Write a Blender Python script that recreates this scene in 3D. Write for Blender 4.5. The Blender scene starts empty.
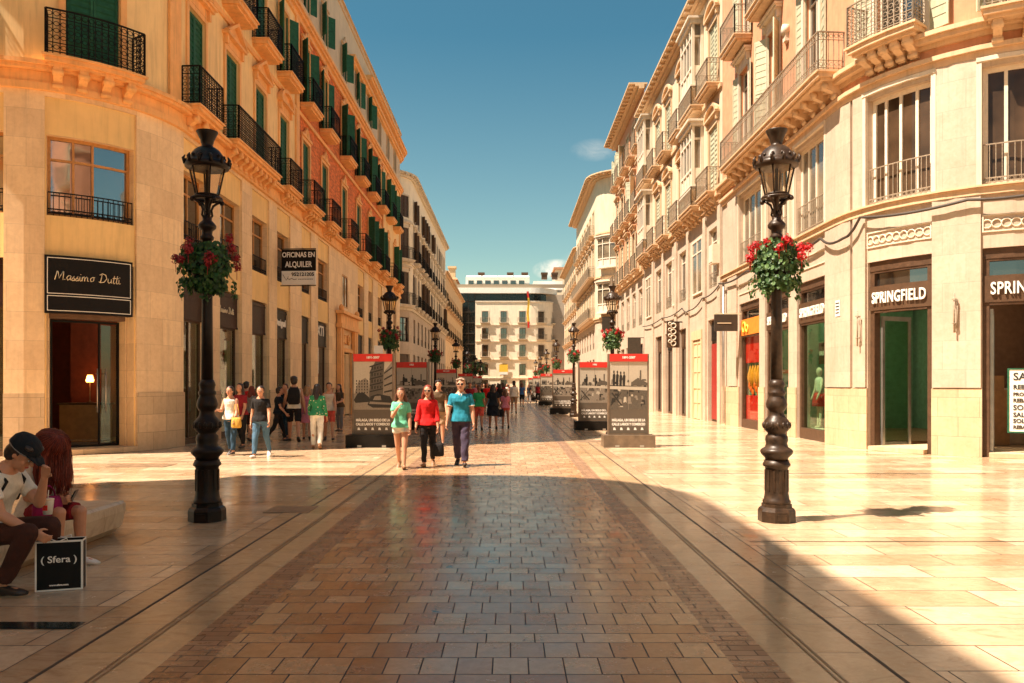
import bpy, math, random
import numpy as np
from mathutils import Vector, Matrix, noise
PI = math.pi
rnd = random.Random(7)
scene = bpy.context.scene
C = scene.collection

# ---------------------------------------------------------------- mesh builder
class Path:
    """a facade line: straight from S0 to S1, an arc of radius R0 / R1 at each end, then straight round the corner"""
    def __init__(s, O, u, n, S0, S1, R0=.05, R1=.05):
        s.O, s.u, s.n = O, u, n
        s.S0, s.S1, s.R0, s.R1 = S0, S1, R0, R1
        s.flip = (u[0]*n[1]-u[1]*n[0]) < 0
    def P(s, t, d):
        O, u, n = s.O, s.u, s.n
        if t < s.S0: a, R, S, k = s.S0-t, s.R0, s.S0, -1
        elif t > s.S1: a, R, S, k = t-s.S1, s.R1, s.S1, 1
        else: return (O[0]+u[0]*t+n[0]*d, O[1]+u[1]*t+n[1]*d)
        th = a/R; ex = 0
        if th > PI/2: ex = (th-PI/2)*R; th = PI/2
        c, q = math.cos(th), math.sin(th)*k
        x = O[0]+u[0]*S-n[0]*R+(R+d)*(n[0]*c+u[0]*q)-n[0]*ex
        y = O[1]+u[1]*S-n[1]*R+(R+d)*(n[1]*c+u[1]*q)-n[1]*ex
        return (x, y)
    def nseg(s, a, b):
        n = 1
        for lo, hi in ((s.S0-s.R0*PI/2, s.S0), (s.S1, s.S1+s.R1*PI/2)):
            l = min(b, hi)-max(a, lo)
            if l > 0: n = max(n, int(math.ceil((b-a)/max(.18, (hi-lo)/8))))
        return min(n, 60)
    def cuts(s, a, b):
        e = [a, b]
        for v in (s.S0, s.S1, s.S0-s.R0*PI/2, s.S1+s.R1*PI/2):
            if a < v < b: e.append(v)
        for lo, hi in ((s.S0-s.R0*PI/2, s.S0), (s.S1, s.S1+s.R1*PI/2)):
            lo2, hi2 = max(lo, a), min(hi, b)
            if hi2-lo2 > .02:
                m = max(1, int(math.ceil((hi2-lo2)/((hi-lo)/10))))
                e += [lo2+(hi2-lo2)*i/m for i in range(m+1)]
        e = sorted(e); o = [e[0]]
        for v in e[1:]:
            if v-o[-1] > 1e-4: o.append(v)
        return o

class MB:
    def __init__(s, F=None):
        s.v, s.f, s.sm, s.mi, s.F = [], [], [], [], F
    def add(s, vs, fs, smooth=False, mat=0):
        b = len(s.v); s.v += [tuple(p) for p in vs]
        s.f += [tuple(b+i for i in q) for q in fs]
        s.sm += [smooth]*len(fs); s.mi += [mat]*len(fs)
    def box(s, x0, x1, y0, y1, z0, z1, mat=0):
        if x0 > x1: x0, x1 = x1, x0
        if y0 > y1: y0, y1 = y1, y0
        if z0 > z1: z0, z1 = z1, z0
        xs = s.F.cuts(x0, x1) if s.F else [x0, x1]
        vs, fs = [], []
        for x in xs: vs += [(x, y0, z0), (x, y1, z0), (x, y1, z1), (x, y0, z1)]
        n = len(xs)
        for i in range(n-1):
            a, b = 4*i, 4*i+4
            fs += [(a, b, b+3, a+3), (b+1, a+1, a+2, b+2), (a+3, b+3, b+2, a+2), (a, a+1, b+1, b)]
        e = 4*(n-1)
        fs += [(0, 3, 2, 1), (e, e+1, e+2, e+3)]
        s.add(vs, fs, False, mat)
    def obox(s, c, ax, ay, az, mat=0):
        """box about centre c with half-vectors"""
        c, ax, ay, az = Vector(c), Vector(ax), Vector(ay), Vector(az)
        vs = [c+i*ax+j*ay+k*az for i in (-1, 1) for j in (-1, 1) for k in (-1, 1)]
        s.add(vs, [(0, 1, 3, 2), (4, 6, 7, 5), (0, 4, 5, 1), (2, 3, 7, 6), (0, 2, 6, 4), (1, 5, 7, 3)], False, mat)
    def prism(s, pts, d0, d1, mat=0):
        """polygon in (x,z) extruded along y"""
        n = len(pts)
        vs = [(x, d0, z) for x, z in pts]+[(x, d1, z) for x, z in pts]
        fs = [tuple(range(n)), tuple(range(2*n-1, n-1, -1))]+[(i, n+i, n+(i+1) % n, (i+1) % n) for i in range(n)]
        s.add(vs, fs, False, mat)
    def flat(s, pts, y, mat=0):
        s.add([(x, y, z) for x, z in pts], [tuple(range(len(pts)))], False, mat)
    def yprism(s, pts, x0, x1, mat=0):
        """polygon in (y,z) extruded along x, subdivided on arcs"""
        xs = s.F.cuts(x0, x1) if s.F else [x0, x1]
        n = len(pts); vs, fs = [], []
        for x in xs: vs += [(x, y, z) for y, z in pts]
        for i in range(len(xs)-1):
            for j in range(n):
                fs.append((i*n+j, i*n+(j+1) % n, (i+1)*n+(j+1) % n, (i+1)*n+j))
        fs += [tuple(range(n-1, -1, -1)), tuple((len(xs)-1)*n+j for j in range(n))]
        s.add(vs, fs, False, mat)
    def tube(s, pts, r, n=6, mat=0, caps=True, smooth=True, flat=1.0):
        pts = [Vector(p) for p in pts]
        m = len(pts); rr = r if isinstance(r, (list, tuple)) else [r]*m
        vs, fs = [], []; up = None
        for i, p in enumerate(pts):
            t = (pts[min(i+1, m-1)]-pts[max(i-1, 0)])
            t = t.normalized() if t.length > 1e-9 else Vector((0, 0, 1))
            if up is None:
                a = Vector((1, 0, 0)) if abs(t.x) < .8 else Vector((0, 1, 0))
                up = (a-t*a.dot(t)).normalized()
            else:
                up = up-t*up.dot(t)
                up = up.normalized() if up.length > 1e-6 else Vector((0, 1, 0))
            w = t.cross(up)
            for k in range(n):
                a = 2*PI*k/n
                vs.append(p+up*(rr[i]*math.cos(a))+w*(rr[i]*math.sin(a)*flat))
        for i in range(m-1):
            for k in range(n):
                fs.append((i*n+k, i*n+(k+1) % n, (i+1)*n+(k+1) % n, (i+1)*n+k))
        if caps: fs += [tuple(range(n-1, -1, -1)), tuple((m-1)*n+k for k in range(n))]
        s.add(vs, fs, smooth, mat)
    def lathe(s, prof, n=16, c=(0, 0, 0), mat=0, smooth=True, phase=0.0):
        vs, fs = [], []
        for r, z in prof:
            for k in range(n):
                a = 2*PI*k/n+phase
                vs.append((c[0]+r*math.cos(a), c[1]+r*math.sin(a), c[2]+z))
        for i in range(len(prof)-1):
            for k in range(n):
                fs.append((i*n+k, i*n+(k+1) % n, (i+1)*n+(k+1) % n, (i+1)*n+k))
        fs += [tuple(range(n-1, -1, -1)), tuple((len(prof)-1)*n+k for k in range(n))]
        s.add(vs, fs, smooth, mat)
    def ell(s, c, r, n=12, m=8, R=None, mat=0):
        vs, fs = [], []
        c = Vector(c)
        for i in range(m+1):
            ph = PI*i/m
            for k in range(n):
                a = 2*PI*k/n
                q = Vector((r[0]*math.sin(ph)*math.cos(a), r[1]*math.sin(ph)*math.sin(a), r[2]*math.cos(ph)))
                vs.append(c+(R @ q if R else q))
        for i in range(m):
            for k in range(n):
                fs.append((i*n+k, (i+1)*n+k, (i+1)*n+(k+1) % n, i*n+(k+1) % n))
        s.add(vs, fs, True, mat)
    def torus(s, c, R, r, ax='y', n=12, m=5, mat=0):
        pts = []
        for k in range(n+1):
            a = 2*PI*k/n
            q = (R*math.cos(a), R*math.sin(a))
            pts.append(Vector(c)+Vector({'y': (q[0], 0, q[1]), 'z': (q[0], q[1], 0), 'x': (0, q[0], q[1])}[ax]))
        s.tube(pts, r, m, mat, caps=False)
    def build(s, name, mats, parent=None, uv=True):
        me = bpy.data.meshes.new(name)
        v, f = s.v, s.f
        if s.F:
            F = s.F
            w = [F.P(p[0], p[1])+(p[2],) for p in v]
            if F.flip: fw = [q[::-1] for q in f]
            else: fw = f
        else: w, fw = v, f
        me.from_pydata(w, [], fw)
        if not isinstance(mats, (list, tuple)): mats = [mats]
        for m in mats: me.materials.append(M[m])
        if any(s.mi): me.polygons.foreach_set('material_index', s.mi)
        if any(s.sm): me.polygons.foreach_set('use_smooth', s.sm)
        if uv:
            L = me.uv_layers.new(name='UVMap'); data = []
            for q in fw:
                idx = q
                a, b, c = (v[idx[0]], v[idx[1]], v[idx[2]])
                ux, uy, uz = b[0]-a[0], b[1]-a[1], b[2]-a[2]
                vx, vy, vz = c[0]-a[0], c[1]-a[1], c[2]-a[2]
                nx, ny, nz = abs(uy*vz-uz*vy), abs(uz*vx-ux*vz), abs(ux*vy-uy*vx)
                if ny >= nx and ny >= nz: i, j = 0, 2
                elif nx >= nz: i, j = 1, 2
                else: i, j = 0, 1
                for t in idx: data += [v[t][i], v[t][j]]
            L.data.foreach_set('uv', data)
        me.update()
        return link(name, me, parent)

def link(name, me, parent=None):
    o = bpy.data.objects.new(name, me); C.objects.link(o)
    if parent is not None: o.parent = parent
    return o
def tag(o, label=None, cat=None, group=None, kind=None):
    if label: o['label'] = label
    if cat: o['category'] = cat
    if group: o['group'] = group
    if kind: o['kind'] = kind
    return o
def empty(name, loc=(0, 0, 0), rz=0, label=None, cat=None, group=None):
    o = bpy.data.objects.new(name, None); C.objects.link(o)
    o.location = loc; o.rotation_euler = (0, 0, rz); o.empty_display_size = .2
    return tag(o, label, cat, group)
def copy_tree(o, parent=None):
    c = o.copy(); C.objects.link(c); c.parent = parent
    for ch in [x for x in KIDS.get(o.name, [])]: copy_tree_in(ch, c)
    return c
KIDS = {}
def kids(o): return [x for x in C.objects if x.parent == o]
def dup(root, loc, rz=None, label=None):
    c = root.copy(); C.objects.link(c); c.location = loc
    if rz is not None: c.rotation_euler = (0, 0, rz)
    if label: c['label'] = label
    for ch in kids(root):
        d = ch.copy(); C.objects.link(d); d.parent = c
        for g in kids(ch):
            e = g.copy(); C.objects.link(e); e.parent = d
    return c

# ---------------------------------------------------------------- materials
M = {}
def newmat(name):
    m = bpy.data.materials.new(name); m.use_nodes = True
    nt = m.node_tree; b = nt.nodes['Principled BSDF']
    M[name] = m
    return m, nt, b
def N(nt, t, **kw):
    n = nt.nodes.new(t)
    for k, v in kw.items():
        if k.startswith('i_'):
            key = k[2:]
            n.inputs[int(key) if key.isdigit() else key].default_value = v
        else: setattr(n, k, v)
    return n
def ramp(nt, fac, stops):
    r = N(nt, 'ShaderNodeValToRGB')
    e = r.color_ramp.elements
    while len(e) < len(stops): e.new(.5)
    for q, (p, c) in zip(e, stops): q.position = p; q.color = tuple(c)+(1,) if len(c) == 3 else c
    nt.links.new(fac, r.inputs[0]); return r.outputs[0]
def mixc(nt, fac, a, b, mode='MIX'):
    n = N(nt, 'ShaderNodeMix', data_type='RGBA', blend_type=mode)
    L = nt.links.new
    if isinstance(fac, float) or isinstance(fac, int): n.inputs[0].default_value = fac
    else: L(fac, n.inputs[0])
    for i, x in ((6, a), (7, b)):
        if isinstance(x, tuple): n.inputs[i].default_value = x+(1,) if len(x) == 3 else x
        else: L(x, n.inputs[i])
    return n.outputs[2]
def math_(nt, op, a, b=None, c=None):
    n = N(nt, 'ShaderNodeMath', operation=op)
    for i, x in enumerate((a, b, c)):
        if x is None: continue
        if isinstance(x, (int, float)): n.inputs[i].default_value = x
        else: nt.links.new(x, n.inputs[i])
    return n.outputs[0]
def coords(nt, kind='Object'):
    return N(nt, 'ShaderNodeTexCoord').outputs[kind]
def noise_(nt, vec, scale, detail=4, rough=.55, dist=0):
    n = N(nt, 'ShaderNodeTexNoise')
    n.inputs['Scale'].default_value = scale; n.inputs['Detail'].default_value = detail
    n.inputs['Roughness'].default_value = rough; n.inputs['Distortion'].default_value = dist
    nt.links.new(vec, n.inputs['Vector']); return n.outputs['Fac']
def bump(nt, b, h, strength, dist=.01):
    n = N(nt, 'ShaderNodeBump'); n.inputs['Strength'].default_value = strength; n.inputs['Distance'].default_value = dist
    nt.links.new(h, n.inputs['Height']); nt.links.new(n.outputs[0], b.inputs['Normal'])
def scaled(nt, vec, s):
    n = N(nt, 'ShaderNodeMapping'); n.inputs['Scale'].default_value = s
    nt.links.new(vec, n.inputs['Vector']); return n.outputs[0]

def plain(name, col, rough=.6, metal=0, var=.12, scale=6, bmp=.15, spec=.5, grime=0.0):
    """painted / plain surface: base colour with soft mottling, a little dirt in vertical streaks and fine bump"""
    m, nt, b = newmat(name)
    co = coords(nt)
    f = noise_(nt, co, scale, 6, .6)
    dark = tuple(c*(1-var) for c in col); lite = tuple(min(1, c*(1+var)) for c in col)
    c = ramp(nt, f, [(.3, dark), (.7, lite)])
    if grime:
        st = noise_(nt, scaled(nt, co, (3, 3, .25)), 2.2, 6, .65)
        g = ramp(nt, st, [(.48, (0, 0, 0)), (.75, (1, 1, 1))])
        gg = math_(nt, 'MULTIPLY', g, grime)
        c = mixc(nt, gg, c, tuple(x*.45 for x in col))
    nt.links.new(c, b.inputs['Base Color'])
    b.inputs['Metallic'].default_value = metal
    b.inputs['Specular IOR Level'].default_value = spec
    r = N(nt, 'ShaderNodeMapRange'); nt.links.new(noise_(nt, co, scale*3, 3), r.inputs[0])
    r.inputs[3].default_value = max(.02, rough-.1); r.inputs[4].default_value = min(1, rough+.1)
    nt.links.new(r.outputs[0], b.inputs['Roughness'])
    if bmp: bump(nt, b, noise_(nt, co, 40, 5, .6), bmp, .004)
    return m
def ashlar(name, col, bw, bh, joint=.006, var=.1, jd=.6, rough=.65, grime=.3, patchy=.0, bs=.4):
    """stone slabs with fine joints, laid by the wall's own (length, height) coordinates"""
    m, nt, b = newmat(name); L = nt.links.new
    uv = coords(nt, 'UV'); co = coords(nt)
    br = N(nt, 'ShaderNodeTexBrick', offset=.5)
    br.inputs['Scale'].default_value = 1; br.inputs['Brick Width'].default_value = bw; br.inputs['Row Height'].default_value = bh
    br.inputs['Mortar Size'].default_value = joint; br.inputs['Mortar Smooth'].default_value = .3
    br.inputs['Color1'].default_value = tuple(c*(1-var) for c in col)+(1,)
    br.inputs['Color2'].default_value = tuple(min(1, c*(1+var)) for c in col)+(1,)
    br.inputs['Mortar'].default_value = tuple(c*jd for c in col)+(1,)
    L(uv, br.inputs['Vector'])
    f = noise_(nt, co, 1.3, 7, .62, .4); f2 = noise_(nt, co, 9, 6, .65, .6)
    c = mixc(nt, .5, br.outputs['Color'], ramp(nt, f, [(.3, (.72, .66, .60)), (.7, (1, 1, 1))]), 'MULTIPLY')
    c = mixc(nt, .35, c, ramp(nt, f2, [(.35, (.74, .68, .6)), (.6, (1, 1, 1))]), 'MULTIPLY')
    st = noise_(nt, scaled(nt, co, (4, 4, .3)), 2, 6, .65)
    g = math_(nt, 'MULTIPLY', ramp(nt, st, [(.5, (0, 0, 0)), (.8, (1, 1, 1))]), grime)
    c = mixc(nt, g, c, tuple(x*.5 for x in col))
    L(c, b.inputs['Base Color']); b.inputs['Roughness'].default_value = rough
    h = math_(nt, 'SUBTRACT', math_(nt, 'MULTIPLY', noise_(nt, co, 30, 6, .6), .3), math_(nt, 'MULTIPLY', br.outputs['Fac'], 1.0))
    bump(nt, b, h, bs, .008)
    return m

# warm stucco and stone of the left row, paler cream of the right row
plain('ochre_plaster', (.93, .64, .31), .75, grime=.5, scale=1.2, var=.10)
plain('panel_plaster', (.88, .60, .26), .75, grime=.35, scale=1.5, var=.08)
plain('trim_ochre', (.90, .47, .18), .65, grime=.45, scale=3, var=.1)
ashlar('stone_left', (.93, .68, .42), .75, .62, grime=.45, jd=.78)
ashlar('stone_right', (.58, .465, .36), .9, .62, grime=.5, var=.06, jd=.82)
ashlar('stone_plinth', (.66, .49, .31), .8, .42, grime=.5, var=.12, jd=.6)
plain('cream_wall', (.66, .52, .37), .75, grime=.45, scale=1.3, var=.07)
plain('cream_trim', (.66, .45, .27), .6, grime=.5, scale=3, var=.08)
plain('white_trim', (.70, .60, .47), .6, grime=.45, scale=3, var=.07)
plain('pink_wall', (.62, .29, .16), .8, grime=.35, scale=3, var=.14)
plain('pale_wall', (.90, .78, .60), .75, grime=.35, scale=1.3, var=.07)
plain('tan_wall', (.66, .48, .28), .8, grime=.3, scale=1.5, var=.1)
ashlar('brick_red', (.74, .20, .06), .26, .075, joint=.006, var=.3, jd=1.1, rough=.85, grime=.25, bs=.6)
plain('shutter_green', (.018, .11, .058), .55, var=.3, scale=8, grime=.2, spec=.25)
plain('shutter_pale', (.48, .47, .33), .6, var=.12, scale=6, grime=.3)
plain('wood_frame', (.52, .24, .07), .5, var=.2, scale=10)
plain('white_frame', (.78, .68, .54), .5, var=.08, scale=10, grime=.2)
plain('brown_frame', (.085, .045, .025), .45, var=.25, scale=10, spec=.3)
plain('iron_dark', (.008, .006, .005), .6, var=.3, scale=20, spec=.2)
plain('iron_pale', (.30, .23, .16), .55, var=.3, scale=20)
plain('lamp_iron_shaded', (.012, .006, .004), .42, var=.4, scale=14, spec=.25)  # darker copy of the lamp iron, shade of the ochre side put into its colour
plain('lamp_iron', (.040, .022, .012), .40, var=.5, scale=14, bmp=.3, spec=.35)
plain('roof_tile', (.42, .20, .10), .85, var=.25, scale=12)
plain('roof_flat', (.40, .33, .26), .9, var=.1)
plain('sign_maroon', (.030, .010, .007), .5, var=.2, spec=.2)
plain('sign_black', (.008, .006, .005), .5, var=.2, spec=.2)
plain('sign_brown', (.09, .048, .026), .45, var=.15, spec=.3)
plain('sign_grey', (.055, .042, .03), .5, var=.15, spec=.3)
plain('lettering', (.85, .82, .75), .5, var=.03, bmp=0)
plain('lettering_gold', (.78, .66, .45), .5, var=.03, bmp=0)
plain('lettering_dark', (.03, .03, .03), .5, var=.03, bmp=0)
plain('white_board', (.82, .80, .74), .5, var=.04, bmp=0)
plain('door_red', (.30, .02, .015), .4, var=.1)
plain('red_paint', (.68, .03, .02), .45, var=.08)
plain('orange_paint', (.80, .22, .03), .5, var=.15)
plain('yellow_paint', (.80, .50, .06), .5, var=.15)
plain('interior_red', (.20, .04, .02), .7, var=.2)
plain('interior_dark', (.16, .09, .055), .8, var=.2)
plain('interior_green', (.13, .34, .22), .7, var=.2)
plain('interior_cream', (.58, .46, .32), .7, var=.15)
plain('interior_floor', (.30, .18, .10), .3, var=.2)
plain('desk_wood', (.42, .22, .10), .5, var=.2)
plain('metal_grey', (.45, .42, .38), .35, metal=.8, var=.15)
plain('cable_black', (.05, .035, .025), .6, var=.2)
plain('rubber_dark', (.03, .025, .02), .7, var=.2)
plain('kiosk_black', (.010, .008, .006), .5, var=.3, spec=.2)
plain('kiosk_bronze', (.16, .11, .07), .45, var=.3)
plain('paper_sky', (.48, .42, .33), .4, var=.08, scale=30, bmp=0)
plain('paper_light', (.24, .20, .155), .4, var=.2, scale=40, bmp=0)
plain('paper_mid', (.10, .082, .062), .4, var=.35, scale=50, bmp=0)
plain('paper_dark', (.022, .018, .014), .4, var=.45, scale=60, bmp=0)
plain('paper_caption', (.11, .085, .062), .4, var=.06, scale=10, bmp=0)
plain('terracotta', (.45, .18, .09), .7)
plain('brown_marble', (.10, .055, .03), .3)
plain('teal_glass', (.012, .016, .016), .15, var=.3, scale=1.5, bmp=0)
plain('awning_white', (.8, .78, .72), .7)
plain('mannequin', (.75, .66, .55), .4, var=.04, bmp=0)
plain('mint_panel', (.10, .46, .32), .5, var=.3, scale=3)

def pane_mat(name, col, rough=.04):
    m, nt, b = newmat(name); co = coords(nt)
    f = noise_(nt, co, .9, 3)
    c = ramp(nt, f, [(.35, tuple(x*.4 for x in col)), (.65, col)])
    nt.links.new(c, b.inputs['Base Color']); b.inputs['Roughness'].default_value = rough
    b.inputs['Specular IOR Level'].default_value = .9; b.inputs['IOR'].default_value = 1.9
    bump(nt, b, noise_(nt, co, 1.2, 2), .12, .02)
pane_mat('pane_dark', (.035, .028, .022)); pane_mat('pane_mirror', (.03, .03, .03)); M['pane_mirror'].node_tree.nodes['Principled BSDF'].inputs['IOR'].default_value = 2.6; pane_mat('pane_neutral', (.10, .06, .035)); M['pane_neutral'].node_tree.nodes['Principled BSDF'].inputs['IOR'].default_value = 1.42; M['pane_neutral'].node_tree.nodes['Principled BSDF'].inputs['Specular IOR Level'].default_value = .4; pane_mat('pane_curtain', (.26, .20, .13), .1)
def glass_mat(name, tint, k=.06):
    m = bpy.data.materials.new(name); m.use_nodes = True; nt = m.node_tree; nt.nodes.clear(); M[name] = m
    out = N(nt, 'ShaderNodeOutputMaterial'); t = N(nt, 'ShaderNodeBsdfTransparent'); g = N(nt, 'ShaderNodeBsdfGlossy')
    t.inputs[0].default_value = tint+(1,); g.inputs['Roughness'].default_value = .02; g.inputs[0].default_value = (.9, .9, .9, 1)
    ge = N(nt, 'ShaderNodeNewGeometry'); dt = N(nt, 'ShaderNodeVectorMath', operation='DOT_PRODUCT')
    nt.links.new(ge.outputs['Incoming'], dt.inputs[0]); nt.links.new(ge.outputs['Normal'], dt.inputs[1])
    q = math_(nt, 'POWER', math_(nt, 'SUBTRACT', 1.0, math_(nt, 'ABSOLUTE', dt.outputs['Value'])), 4.5)
    fa = math_(nt, 'MINIMUM', math_(nt, 'ADD', math_(nt, 'MULTIPLY', q, .9), k), 1.0)
    mx = N(nt, 'ShaderNodeMixShader'); nt.links.new(fa, mx.inputs[0]); nt.links.new(t.outputs[0], mx.inputs[1]); nt.links.new(g.outputs[0], mx.inputs[2])
    nt.links.new(mx.outputs[0], out.inputs[0])
glass_mat('shop_glass', (.70, .82, .70)); glass_mat('lamp_glass', (.93, .86, .76), .03)
def emit_mat(name, col, s):
    m, nt, b = newmat(name); b.inputs['Emission Color'].default_value = col+(1,); b.inputs['Emission Strength'].default_value = s
    b.inputs['Base Color'].default_value = col+(1,)
emit_mat('lit_bulb', (1, .35, .08), 6.0)
emit_mat('fill_glow', (1, .80, .55), 9.0)  # glow for panels added to brighten the shop interiors
def leaf_mat(name, a, b_, trans=.3):
    m, nt, b = newmat(name); co = coords(nt)
    g = N(nt, 'ShaderNodeNewGeometry')
    c = ramp(nt, g.outputs['Random Per Island'], [(0, a), (1, b_)])
    nt.links.new(c, b.inputs['Base Color']); b.inputs['Roughness'].default_value = .5
    b.inputs['Subsurface Weight'].default_value = 0
    t = N(nt, 'ShaderNodeBsdfTranslucent'); nt.links.new(c, t.inputs[0])
    mx = N(nt, 'ShaderNodeMixShader'); mx.inputs[0].default_value = trans
    nt.links.new(b.outputs[0], mx.inputs[1]); nt.links.new(t.outputs[0], mx.inputs[2])
    nt.links.new(mx.outputs[0], nt.nodes['Material Output'].inputs[0])
leaf_mat('leaf_green', (.025, .085, .03), (.13, .24, .07)); leaf_mat('leaf_shaded', (.012, .05, .018), (.05, .15, .03))  # second tone: same leaves with the shade painted into the green
leaf_mat('petal_red', (.42, .008, .012), (.75, .03, .03), .2); leaf_mat('petal_shaded', (.22, .008, .01), (.42, .02, .03), .2)  # second tone: same petals with the shade painted into the red

# ---- paving
def carpet_mat():
    m, nt, b = newmat('paver'); L = nt.links.new; co = coords(nt)
    sp = N(nt, 'ShaderNodeSeparateXYZ'); L(co, sp.inputs[0]); X, Y = sp.outputs[0], sp.outputs[1]
    per = .876
    q = math_(nt, 'DIVIDE', math_(nt, 'ADD', Y, 100*per+.12), per); k = math_(nt, 'FLOOR', q); t = math_(nt, 'MULTIPLY', math_(nt, 'FRACT', q), per)
    y1 = math_(nt, 'ADD', math_(nt, 'MULTIPLY', k, .52), math_(nt, 'MINIMUM', t, .5199))
    y2 = math_(nt, 'ADD', math_(nt, 'MULTIPLY', k, .356), math_(nt, 'MAXIMUM', math_(nt, 'SUBTRACT', t, .52), .0001))
    outs = []
    for yy, w, h in ((y1, .196, .26), (y2, .294, .178)):
        cv = N(nt, 'ShaderNodeCombineXYZ'); L(X, cv.inputs[0]); L(yy, cv.inputs[1])
        br = N(nt, 'ShaderNodeTexBrick', offset=.5)
        for kk, vv in (('Scale', 1), ('Brick Width', w), ('Row Height', h), ('Mortar Size', .0045), ('Mortar Smooth', .1), ('Bias', -.1)): br.inputs[kk].default_value = vv
        br.inputs['Color1'].default_value = (.43, .225, .105, 1); br.inputs['Color2'].default_value = (.62, .42, .245, 1); br.inputs['Mortar'].default_value = (.04, .022, .015, 1)
        L(cv.outputs[0], br.inputs['Vector']); outs.append(br)
    sel = math_(nt, 'GREATER_THAN', t, .52)
    c = mixc(nt, sel, outs[0].outputs['Color'], outs[1].outputs['Color'])
    fm = N(nt, 'ShaderNodeMix', data_type='FLOAT'); L(sel, fm.inputs[0]); L(outs[0].outputs['Fac'], fm.inputs[2]); L(outs[1].outputs['Fac'], fm.inputs[3]); fac = fm.outputs[0]
    big = noise_(nt, co, .6, 6, .6); fine = noise_(nt, co, 14, 7, .7, .5)
    c = mixc(nt, .4, c, ramp(nt, big, [(.3, (.78, .72, .66)), (.7, (1, 1, 1))]), 'MULTIPLY')
    c = mixc(nt, .45, c, ramp(nt, fine, [(.3, (.6, .55, .5)), (.62, (1, 1, 1))]), 'MULTIPLY')
    spot = noise_(nt, co, 4.5, 4, .6); c = mixc(nt, ramp(nt, spot, [(.66, (0, 0, 0)), (.71, (.85, .85, .85))]), c, (.05, .03, .02))
    L(c, b.inputs['Base Color'])
    r = N(nt, 'ShaderNodeMapRange'); L(noise_(nt, co, 2.6, 8, .72), r.inputs[0]); r.inputs[1].default_value = .3; r.inputs[2].default_value = .7; r.inputs[3].default_value = .08; r.inputs[4].default_value = .36
    rr = math_(nt, 'ADD', r.outputs[0], math_(nt, 'MULTIPLY', fac, .4)); L(rr, b.inputs['Roughness'])
    # every paver tips a little its own way
    tilt = N(nt, 'ShaderNodeTexWhiteNoise'); 
    h = math_(nt, 'SUBTRACT', math_(nt, 'ADD', math_(nt, 'MULTIPLY', fine, .12), math_(nt, 'MULTIPLY', noise_(nt, co, 2.6, 2), .5)), fac)
    bump(nt, b, h, .35, .008)
carpet_mat()
def slab_mat(name, c1, c2, w, h, joint, rough=(.10, .30), vein=.5, off=.37, jc=(.10, .06, .035)):
    m, nt, b = newmat(name); L = nt.links.new; co = coords(nt)
    br = N(nt, 'ShaderNodeTexBrick', offset=off)
    for kk, vv in (('Scale', 1), ('Brick Width', w), ('Row Height', h), ('Mortar Size', joint), ('Mortar Smooth', .2), ('Bias', 0)): br.inputs[kk].default_value = vv
    br.inputs['Color1'].default_value = c1+(1,); br.inputs['Color2'].default_value = c2+(1,); br.inputs['Mortar'].default_value = jc+(1,)
    # slightly irregular courses
    mp = N(nt, 'ShaderNodeMapping'); mp.inputs['Location'].default_value = (40.3, 80.1, 0); L(co, mp.inputs['Vector']); L(mp.outputs[0], br.inputs['Vector'])
    v1 = noise_(nt, scaled(nt, co, (1, 2.2, 1)), 2.2, 8, .65, 1.6); v2 = noise_(nt, co, 11, 6, .7, .8); big = noise_(nt, co, .5, 5, .6)
    c = mixc(nt, vein, br.outputs['Color'], ramp(nt, v1, [(.32, (.58, .40, .26)), (.5, (1, .95, .9)), (.7, (.92, .80, .66))]), 'MULTIPLY')
    c = mixc(nt, .35, c, ramp(nt, v2, [(.3, (.62, .5, .4)), (.6, (1, 1, 1))]), 'MULTIPLY')
    c = mixc(nt, .5, c, ramp(nt, big, [(.3, (.75, .68, .6)), (.7, (1, 1, 1))]), 'MULTIPLY')
    spot = noise_(nt, co, 5.3, 4, .6); c = mixc(nt, ramp(nt, spot, [(.69, (0, 0, 0)), (.73, (.8, .8, .8))]), c, (.09, .05, .03))
    L(c, b.inputs['Base Color'])
    r = N(nt, 'ShaderNodeMapRange'); L(noise_(nt, co, 4, 7, .7), r.inputs[0]); r.inputs[1].default_value = .3; r.inputs[2].default_value = .7; r.inputs[3].default_value = rough[0]; r.inputs[4].default_value = rough[1]
    L(math_(nt, 'ADD', r.outputs[0], math_(nt, 'MULTIPLY', br.outputs['Fac'], .35)), b.inputs['Roughness'])
    h = math_(nt, 'SUBTRACT', math_(nt, 'ADD', math_(nt, 'MULTIPLY', noise_(nt, co, 1.7, 2), .6), math_(nt, 'MULTIPLY', v2, .05)), br.outputs['Fac'])
    bump(nt, b, h, .22, .007)
slab_mat('marble', (.50, .34, .21), (.76, .60, .43), 1.05, .42, .0055, jc=(.05, .03, .018))
slab_mat('marble_strip', (.48, .33, .19), (.62, .46, .29), 30, .55, .003)
slab_mat('marble_border', (.46, .32, .20), (.58, .43, .28), 30, 1.4, .004)
slab_mat('edge_bars', (.28, .15, .085), (.44, .28, .18), .21, .088, .005, rough=(.18, .4))
slab_mat('bench_marble', (.62, .52, .38), (.72, .62, .48), 30, 30, .001, rough=(.3, .5), vein=.6)
plain('groove', (.035, .02, .014), .6)
plain('rail_metal', (.24, .15, .09), .4, var=.4)
plain('dark_inlay', (.012, .02, .018), .15, bmp=0)

def pieces(F, name, mat, par, boxes):
    for q in boxes:
        mb = MB(F); mb.box(*q); mb.build(name, mat, par)
plain('cloth_like_dark', (.05, .03, .03), .8)
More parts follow.
